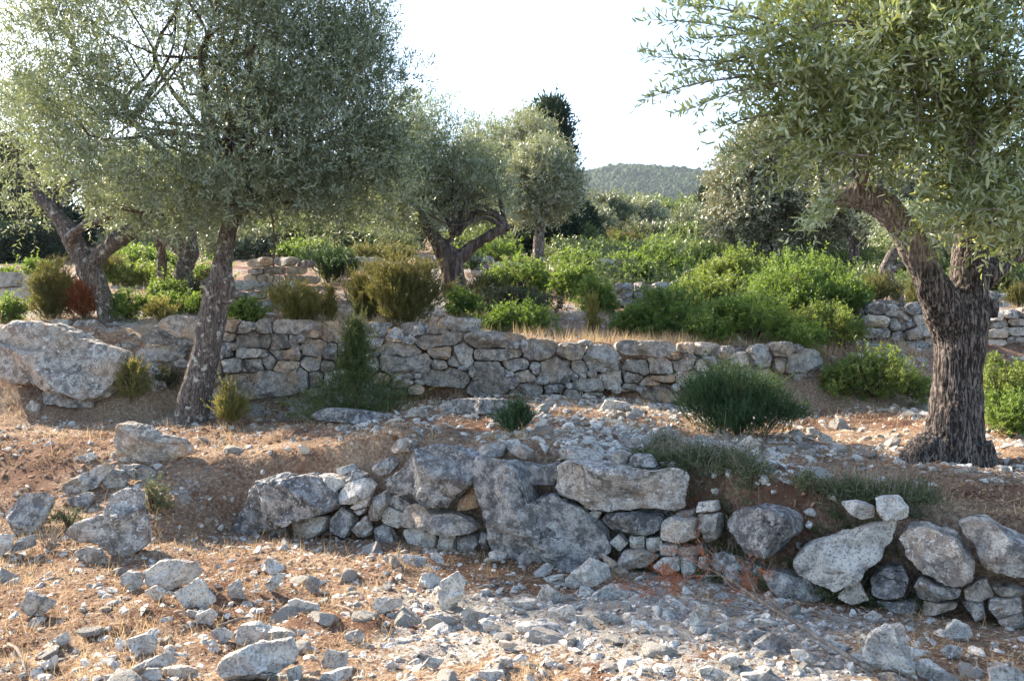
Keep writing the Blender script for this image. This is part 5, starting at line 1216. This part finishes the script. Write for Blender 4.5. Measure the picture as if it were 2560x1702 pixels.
BUSHES = [
 # middle terrace
 ('great dark green juniper bush, broad and round, on the middle terrace', 1712,1008,300,832,'juniper_dark','plume',None,{'lobes':26}),
 ('conical juniper with a thin pointed top in front of the fitted wall', 812,928,215,735,'juniper_mid','cone',9.35,{}),
 ('small very dark juniper tuft on the sunny stones', 1186,1000,92,920,'juniper_dark','plume',None,{'lobes':10}),
 ('little yellow-green juniper just right of the leaning olive foot', 525,982,66,880,'juniper_yellow','plume',None,{'lobes':7}),
 ('airy juniper sapling with loose tiers left of the leaning olive', 296,945,92,838,'juniper_yellow','airy',None,{}),
 ('bronze-tipped evergreen bush left of the thick olive trunk', 2030,938,265,815,'lentisk_red','lentisk',None,{}),
 ('bright evergreen bush at the right edge, behind the thick trunk', 2345,1000,170,880,'lentisk','lentisk',None,{}),
 ('evergreen bush right of the thick trunk, upper of two', 2340,880,200,812,'lentisk_red','lentisk',9.6,{}),
 ('dark green weeds against the bank left of the leaning trunk', 372,910,60,860,'scrub','lentisk',None,{}),
 # slope above the fitted wall
 ('wide olive-green juniper right above the fitted wall', 930,757,225,575,'juniper','plume',None,{'lobes':18}),
 ('greener half of a juniper pair, left of the wide olive-green one', 848,748,95,610,'juniper','plume',None,{'lobes':9}),
 ('bushy yellowish juniper above the wall with three points', 678,745,140,648,'juniper_yellow','plume',None,{'lobes':9}),
 ('thin yellowish juniper spire between two bigger junipers', 760,745,28,668,'juniper_yellow','column',None,{}),
 ('bright low green bush right above the wall centre', 1195,768,185,692,'lentisk','lentisk',None,{}),
 ('small green bush beside the foot of the forked olive', 1062,730,90,655,'lentisk','lentisk',None,{}),
 ('dull brown-green scrub between forked olive and bright bush', 1175,725,250,672,'scrub','lentisk',None,{}),
 ('bright green bush with two mounds in the middle of the slope', 1318,690,110,603,'lentisk','lentisk',None,{}),
 ('darker right-hand skirt of the two-mounded bush', 1370,722,125,640,'lentisk','lentisk',None,{}),
 ('dark green bush left of the pale olive trunk', 1200,668,170,575,'lentisk','lentisk',None,{}),
 ('slim pointed juniper standing alone on the wall top terrace', 1366,772,30,694,'juniper_yellow','column',None,{}),
 ('front left mound of the great green thicket', 1555,778,240,650,'lentisk','lentisk',None,{}),
 ('front middle mound of the great green thicket', 1745,796,330,660,'lentisk','lentisk',None,{}),
 ('front right mound of the great green thicket', 1910,796,200,690,'lentisk_red','lentisk',None,{}),
 ('rounded bush at the upper left of the great green thicket', 1522,654,170,552,'lentisk','lentisk',None,{}),
 ('upper middle mound of the great green thicket', 1700,700,260,578,'lentisk_red','lentisk',None,{}),
 ('upper right mound of the great green thicket', 1860,690,230,570,'lentisk','lentisk',None,{}),
 ('bush behind the great green thicket, under the holm oak', 1660,640,200,560,'lentisk_red','lentisk',None,{}),
 ('bush at the back of the thicket below the small olive trunk', 1820,620,220,560,'lentisk','lentisk',None,{}),
 ('bright bush right of the small olive trunk at the back', 2020,640,130,585,'lentisk','lentisk',None,{}),
 ('olive-green juniper before the broken grey wall', 2030,702,100,640,'juniper','plume',None,{'lobes':7}),
 ('slim dark juniper in front of the broken grey wall', 2112,766,46,680,'juniper','column',None,{}),
 ('juniper at the right edge above the upper wall', 2310,680,80,615,'juniper','plume',None,{'lobes':7}),
 ('juniper clump standing on the wall at the far right', 2352,712,50,660,'juniper','plume',None,{'lobes':6}),
 ('green bush far right behind the thick trunk', 2330,650,150,575,'lentisk','lentisk',None,{}),
 ('green bush seen through the fork of the right olive', 2140,660,130,570,'lentisk_red','lentisk',None,{}),
 ('dark green bush on the slope left of the warm stone pile', 1330,640,130,565,'lentisk','lentisk',None,{}),
 ('yellow-green bush at the foot of the bushy grey olive', 1440,590,160,545,'juniper','plume',None,{'lobes':10}),
 ('deep green bush below the bluish olive', 1390,605,110,560,'lentisk','lentisk',None,{}),
 # far left part of the slope
 ('tall olive-green juniper left of the twisted olive', 108,742,140,592,'juniper','plume',None,{'lobes':12}),
 ('rust-brown withered juniper at the foot of the twisted olive', 185,742,92,635,'rust','plume',None,{'lobes':8}),
 ('dark green bush cut by the left edge', 15,745,75,672,'lentisk','lentisk',None,{}),
 ('green bush right of the twisted olive foot', 290,738,100,662,'lentisk','lentisk',None,{}),
 ('yellowish juniper low on the slope beside pale rocks', 365,742,66,690,'juniper_yellow','plume',None,{'lobes':7}),
 ('bright sunlit bush behind the twisted olive', 330,655,190,600,'lentisk_red','lentisk',None,{}),
 ('sunlit bush between the crooked double olive and the twisted olive', 375,700,110,645,'lentisk','lentisk',None,{}),
 ('small bright bush left of the leaning trunk, mid height', 480,655,100,608,'lentisk','lentisk',None,{}),
 ('vivid green bush just right of the leaning trunk above the wall', 565,742,90,688,'lentisk','lentisk',None,{}),
 ('dark blue-green juniper behind the three-pointed one', 752,655,135,566,'juniper_dark','plume',None,{'lobes':12}),
 ('sunlit bush on the skyline of the slope, below the hanging shoot', 700,600,140,562,'lentisk','lentisk',None,{}),
 ('small bush between crooked double olive and leaning olive', 470,690,60,650,'scrub','lentisk',None,{}),
 ('green bush at the back, left of the forked olive', 880,610,160,568,'juniper','plume',None,{'lobes':10}),
 ('light green bush behind the bare limb of the forked olive', 1130,600,140,560,'lentisk','lentisk',None,{}),
 ('small dark juniper leaning on the forked olive trunk', 1090,640,60,590,'juniper_dark','plume',None,{'lobes':6}),
  # more of the thicket and slope
 ('left flank of the great green thicket beside the single slim juniper', 1480,772,150,705,'lentisk','lentisk',None,{}),
 ('middle mound of the great green thicket, in its hollow', 1640,740,260,620,'lentisk_red','lentisk',None,{}),
 ('mound of the great green thicket nearest the broken wall, upper row', 1960,740,150,650,'lentisk','lentisk',None,{}),
 ('inner mound of the great green thicket behind its front right one', 1830,745,240,630,'lentisk','lentisk',None,{}),
 ('wide bush closing the back of the thicket under the right olive limb', 1930,640,200,585,'lentisk','lentisk',None,{}),
 ('green bush filling the gap left of the rounded upper bush', 1440,640,110,580,'lentisk','lentisk',None,{}),
 ('low olive-green juniper mat at the foot of the forked olive', 1110,700,110,650,'juniper','plume',None,{'lobes':8}),
 ('low green bush between the two left olives on the slope', 410,725,120,672,'lentisk','lentisk',None,{}),
 ('broad green bush at the far left behind the tall olive-green juniper', 60,660,150,600,'lentisk','lentisk',None,{}),
 ('sprawling green bush behind the crooked double olive', 300,630,240,575,'lentisk','lentisk',None,{}),
 ('yellow-green juniper behind the rusty withered one', 255,660,90,590,'juniper','plume',None,{'lobes':8}),
 # front
 ('small light green shrub on the craggy boulder of the left mound', 350,1192,78,1108,'thyme','lentisk',None,{'n':230,'leaf':.022}),
 ('thin green creeper on the left mound beside the tilted block', 150,1225,80,1170,'thyme','lentisk',None,{'n':90,'leaf':.02}),
 ('green sprouting herb growing from the wall below the rounded boulder', 1872,1200,80,1150,'thyme','lentisk',None,{'n':120,'leaf':.022}),
 ('small green sprout in a gap near the egg-shaped boulder', 2005,1345,44,1290,'lentisk','lentisk',None,{'n':60,'leaf':.022}),
]
for k, (l, x, ba, w_, tp, mt, kd, Y, kw) in enumerate(BUSHES):
    nm = None
    if mt in ('thyme', 'scrub'): nm = 'scrub_bush'
    bush(l, x, ba, w_, tp, mt, 700+k, kd, Y, name=nm, **kw)
# ================================================================ dry grass, litter, herbs, dead wood
def blades(name, N, seed, area, dens, L, W_, lie, mat, tuft=1, tr=.03, curl=.2, zoff=.004):
    rg = np.random.default_rng(seed); P = []
    while len(P) < N//tuft:
        x, y = area(rg)
        if rg.random() < dens(x, y): P.append((x, y))
    P = np.repeat(np.array(P), tuft, 0); n = len(P)
    P = P+rg.normal(0, tr if tuft > 1 else 0, P.shape)
    z = hgt(P[:, 0], P[:, 1])+zoff
    a = rg.uniform(0, 6.28, n); el = np.abs(rg.normal(0, lie, n)) if lie < .6 else rg.uniform(.6, 1.5, n)
    d = np.stack([np.cos(a)*np.cos(el), np.sin(a)*np.cos(el), np.sin(el)], -1)
    s = np.stack([-np.sin(a), np.cos(a), 0*a], -1)
    ln = (L*rg.uniform(.4, 1.3, n))[:, None]; wd = W_*rg.uniform(.6, 1.3, n)[:, None]
    p0 = np.stack([P[:, 0], P[:, 1], z], -1); cu = rg.normal(0, curl, (n, 3))*ln
    m_ = p0+d*ln*.5+cu*.35; e = p0+d*ln+cu; e[:, 2] = np.maximum(e[:, 2], z-.002)
    V = np.stack([p0-s*wd, p0+s*wd, m_-s*wd*.8, m_+s*wd*.8, e], 1)
    i = (np.arange(n)*5)[:, None]
    b = Buf(); b.add(V.reshape(-1, 3), [i+np.array([[0, 1, 3, 2]]), i+np.array([[2, 3, 4]])], np.repeat(rg.random(n), 5))
    return tag(obj(name, b.mesh(name), mat), kind='stuff')
rk_ = lambda x, y: float(rocky(np.float64(x), np.float64(y)))
blades('dry_grass_litter', 40000, 61, a0, lambda x, y: 0 if y > w1(x)+.8 else 1.2-rk_(x, y), .06, .0016, .2, M['straw'])
blades('dry_grass_litter', 26000, 62, a1, lambda x, y: 0 if y < w1(x)+.1 or y > w2(x) else 1.0-rk_(x, y), .07, .0022, .22, M['straw'])
blades('dry_grass', 9000, 63, a0, lambda x, y: 0 if y > w1(x)+.2 else (1.0-rk_(x, y))**2*(.35+.65*(noise(x*1.6, y*1.6, 4, 8) > .1)), .085, .0014, .9, M['straw'], 9, .03, .3)
blades('dry_grass', 2600, 64, a1, lambda x, y: 0 if y < w1(x)+.1 or y > w2(x)+.1 else (.3+.7*sstep(.6, .1, w2(x)-y))*(noise(x*1.2, y*1.2, 4, 9) > .05), .11, .002, .9, M['straw'], 9, .04, .3)
def wtop(rg):
    x = rg.uniform(-1.2, 5.4); return x, float(w2(x))+.3+rg.random()**1.6*1.6
blades('dry_grass', 6500, 65, wtop, lambda x, y: .12+.88*float(sstep(-.2, .6, x))*(noise(x*1.3, y*1.5, 4, 12) > -.15), .13, .0024, .9, M['straw'], 10, .05, .3)
def a2b(rg):
    y = rg.uniform(10.9, 16); return rg.uniform(-.6, .6)*y, y
blades('dry_grass', 4200, 66, a2b, lambda x, y: 0 if y < w2(x)+.3 else (noise(x*.9, y*.9, 4, 14) > 0), .14, .003, .9, M['straw'], 8, .08, .3)
def at_feet(rg):
    x, y, r = BASES[rg.integers(len(BASES))]
    a = rg.uniform(0, 6.28); q = r*rg.uniform(.55, 1.25); return x+q*math.cos(a), y+q*.8*math.sin(a)-.05
blades('dry_grass', 5200, 71, at_feet, lambda x, y: 1.0 if y < 13 else .4, .11, .0022, .9, M['straw'], 8, .04, .3)
# fallen leaves under the trees
lit = Buf(); rg = np.random.default_rng(67)
P = []
while len(P) < 24000:
    x, y = a0(rg) if rg.random() < .5 else a1(rg)
    if y < w2(x) and rg.random() < .25+.75*(1-rk_(x, y)): P.append((x, y))
P = np.array(P); P3 = np.concatenate([P, (hgt(P[:, 0], P[:, 1])+.006)[:, None]], 1)
sprays(lit, rg, P3, np.stack([rg.normal(0, 1, len(P)), rg.normal(0, 1, len(P)), rg.normal(0, .15, len(P))], -1), 1, .040, .011, .01, .2, .1, .15, 0, LEAF4, 1.2, (.3, .2))
tag(obj('leaf_litter', lit.mesh('leaf_litter'), M['litter']), kind='stuff')

# grey-green herbs and dry stalks on the bank in front of the thick olive
def herb_area(rg):
    x = rg.uniform(.95, 2.75); return x, float(w1(x))+.06+rg.random()**1.5*1.1
hb = Buf(); st = Buf(); rg = np.random.default_rng(68)
for k in range(1500):
    x, y = herb_area(rg)
    if noise(x*2.2, y*2.2, 1, 4) < -.5: continue
    z = float(hgt(x, y)); n = 9; hh = rg.uniform(.06, .20)*(.45+.9*float(np.clip(noise(x*3.1, y*3.1, 7, 2)+.5, 0, 1.2)))
    d = np.stack([rg.normal(0, .5, n), rg.normal(0, .5, n), np.abs(rg.normal(.7, .3, n))], -1)
    sprays(hb, rg, np.tile([x, y, z], (n, 1))+rg.normal(0, .03, (n, 3))*np.array([1, 1, .2]), d, 14, .020, .008, hh, .7, .2, .35, .3, LEAF4, .7, (.25, .2))
    for j in range(1):
        e = np.array([x, y, z])+np.array([rg.normal(0, .09), rg.normal(0, .09), hh*rg.uniform(.6, 1.5)])
        tube(st, [(x, y, z), .5*(e+np.array([x, y, z]))+rg.normal(0, .015, 3), e], [.0022, .0018, .001], 3)
tag(obj('undergrowth', hb.mesh('undergrowth'), M['thyme']), kind='stuff')
tag(obj('dry_stalks', st.mesh('dry_stalks'), M['twig']), kind='stuff')

# low scrub that covers the slope farther back
sc = Buf(); rg = np.random.default_rng(70)
for k in range(1500):
    y = rg.uniform(17, 48)**1.0; x = rg.uniform(.05, .75)*y
    if noise(x*.25, y*.25, 2, 6) < -.35: continue
    n = 26; r = rg.uniform(.4, 1.0)
    q = unit(rg.normal(0, 1, (n, 3))); q[:, 2] = np.abs(q[:, 2])
    P = np.array([x, y, float(hgt(x, y))])+q*np.array([r, r, r*.7])*rg.random((n, 1))**.4
    sprays(sc, rg, P, q+np.array([0, 0, .5]), 8, .0042*y, .0022*y, .01*y, .8, .2, .3, 0, LEAF4, .8, (.1, .15), rg.uniform(.2, .8))
tag(obj('low_scrub', sc.mesh('low_scrub'), M['far_green']), kind='stuff')

# dead wood
def branching(buf, rg, p, d, L, r, depth, ends):
    pts = [np.array(p)]; dd = unit(np.array(d, float))
    for k in range(6):
        dd = unit(dd+rg.normal(0, .10, 3)); pts.append(pts[-1]+dd*L/6)
        pts[-1][2] = max(pts[-1][2], float(hgt(pts[-1][0], pts[-1][1]))+r+.004)
    rr = np.linspace(r, r*.4, 7); tube(buf, pts, rr, 6 if r > .006 else 4)
    ends.append((pts, dd))
    if depth:
        for k in range(rg.integers(3, 6)):
            i = rg.integers(1, 7); nd = unit(dd+rg.normal(0, .42, 3)+np.array([0, -.05, .14]))
            branching(buf, rg, pts[i], nd, L*rg.uniform(.4, .65), rr[i]*.6, depth-1, ends)
rg = np.random.default_rng(69)
p0 = hit(*D(2010, 1560)); p1 = hit(*D(1560, 1440))
root = thing('dead_branch', p0, 'dead juniper branch with rusty brown needles lying on stones, lower right', 'dead branch')
b = Buf(); ends = []
branching(b, rg, p0+np.array([0, 0, .03]), p1-p0+np.array([0, 0, .03]), .80, .014, 3, ends)
branching(b, rg, p0*.55+p1*.45+np.array([0, 0, .05]), p1-p0+np.array([0, .0, .10]), .5, .008, 3, ends)
obj('wood', b.mesh('wood', True, p0), M['twig'], root)
b = Buf()
for pts, dd in ends[6:]:
    pts = np.array(pts)[2:]
    if pts[0][0] < p0[0]-.12: sprays(b, rg, pts, np.tile(dd, (len(pts), 1))+rg.normal(0, .4, pts.shape), 9, .016, .003, .05, .6, .1, .3, 0)
obj('needles', b.mesh('needles', False, p0), M['rust'], root)
def stick(x0, y0, x1, y1, r, label, mat='twig', lift=.02):
    a_, b_ = hit(*D(x0, y0)), hit(*D(x1, y1)); rg = np.random.default_rng(int(x0))
    p, q = resample([a_+np.array([0, 0, lift]), .5*(a_+b_)+rg.normal(0, .015, 3)+np.array([0, 0, lift+.012]), b_+np.array([0, 0, lift])], [r, r*.85, r*.5], 12)
    bb = Buf(); tube(bb, p, q, 6, rg, .1)
    tag(obj('stick', bb.mesh('stick', True, a_), M[mat], None, a_), label, 'stick')
stick(505, 1450, 575, 1430, .009, 'curved rusty stick behind the tilted slab in the left foreground')
stick(775, 1405, 835, 1435, .006, 'pale straight stick near the upright oval flake')
stick(20, 1500, 62, 1568, .009, 'pale stick at the lower left corner of the photo')
stick(400, 1425, 460, 1438, .005, 'thin straw-coloured stick below the left mound')
# dry bare shrub twigs
def twiggy(x, base, w_, h_, label, seed, n=10):
    rg = np.random.default_rng(seed); gp = hit(*D(x, base)); s = K/FPX*gp[1]
    bb = Buf(); ends = []
    for k in range(n): branching(bb, rg, gp, (rg.normal(0, w_/h_*.45), rg.normal(0, .3), 1), h_*s*rg.uniform(.6, 1), .006, 2, ends)
    tag(obj('dry_shrub', bb.mesh('dry_shrub', True, gp), M['twig'], None, gp), label, 'dry shrub')
twiggy(800, 690, 130, 70, 'bare dry twigs on the slope left of the wide olive-green juniper', 81)
twiggy(1985, 665, 130, 60, 'tangle of bare grey twigs right of the great green thicket', 82, 12)
twiggy(98, 928, 26, 42, 'single bare brown stem in front of the huge pale boulder', 83, 3)
twiggy(2180, 1062, 90, 45, 'grey dry stalks at the foot of the thick olive trunk', 84, 10)
twiggy(115, 1270, 70, 50, 'dry rusty grass tuft beside the craggy boulder on the left', 85, 10)

# ================================================================ the air
hz = Buf(); iv = np.array([(x, y, z) for z in (-3, 260) for y in (-60, 2100) for x in (-1700, 1700)], float)
hz.add(iv, [np.array([[0, 2, 3, 1], [4, 5, 7, 6], [0, 1, 5, 4], [2, 6, 7, 3], [0, 4, 6, 2], [1, 3, 7, 5]])])
hm = bpy.data.materials.new('haze'); hm.use_nodes = True; t_ = hm.node_tree
t_.nodes.remove(t_.nodes['Principled BSDF'])
pv = t_.nodes.new('ShaderNodeVolumePrincipled'); pv.inputs['Color'].default_value = (.80, .88, 1.0, 1); pv.inputs['Density'].default_value = HAZE; pv.inputs['Anisotropy'].default_value = .45
t_.links.new(pv.outputs[0], t_.nodes['Material Output'].inputs['Volume'])
tag(obj('haze', hz.mesh('haze'), hm), kind='stuff')
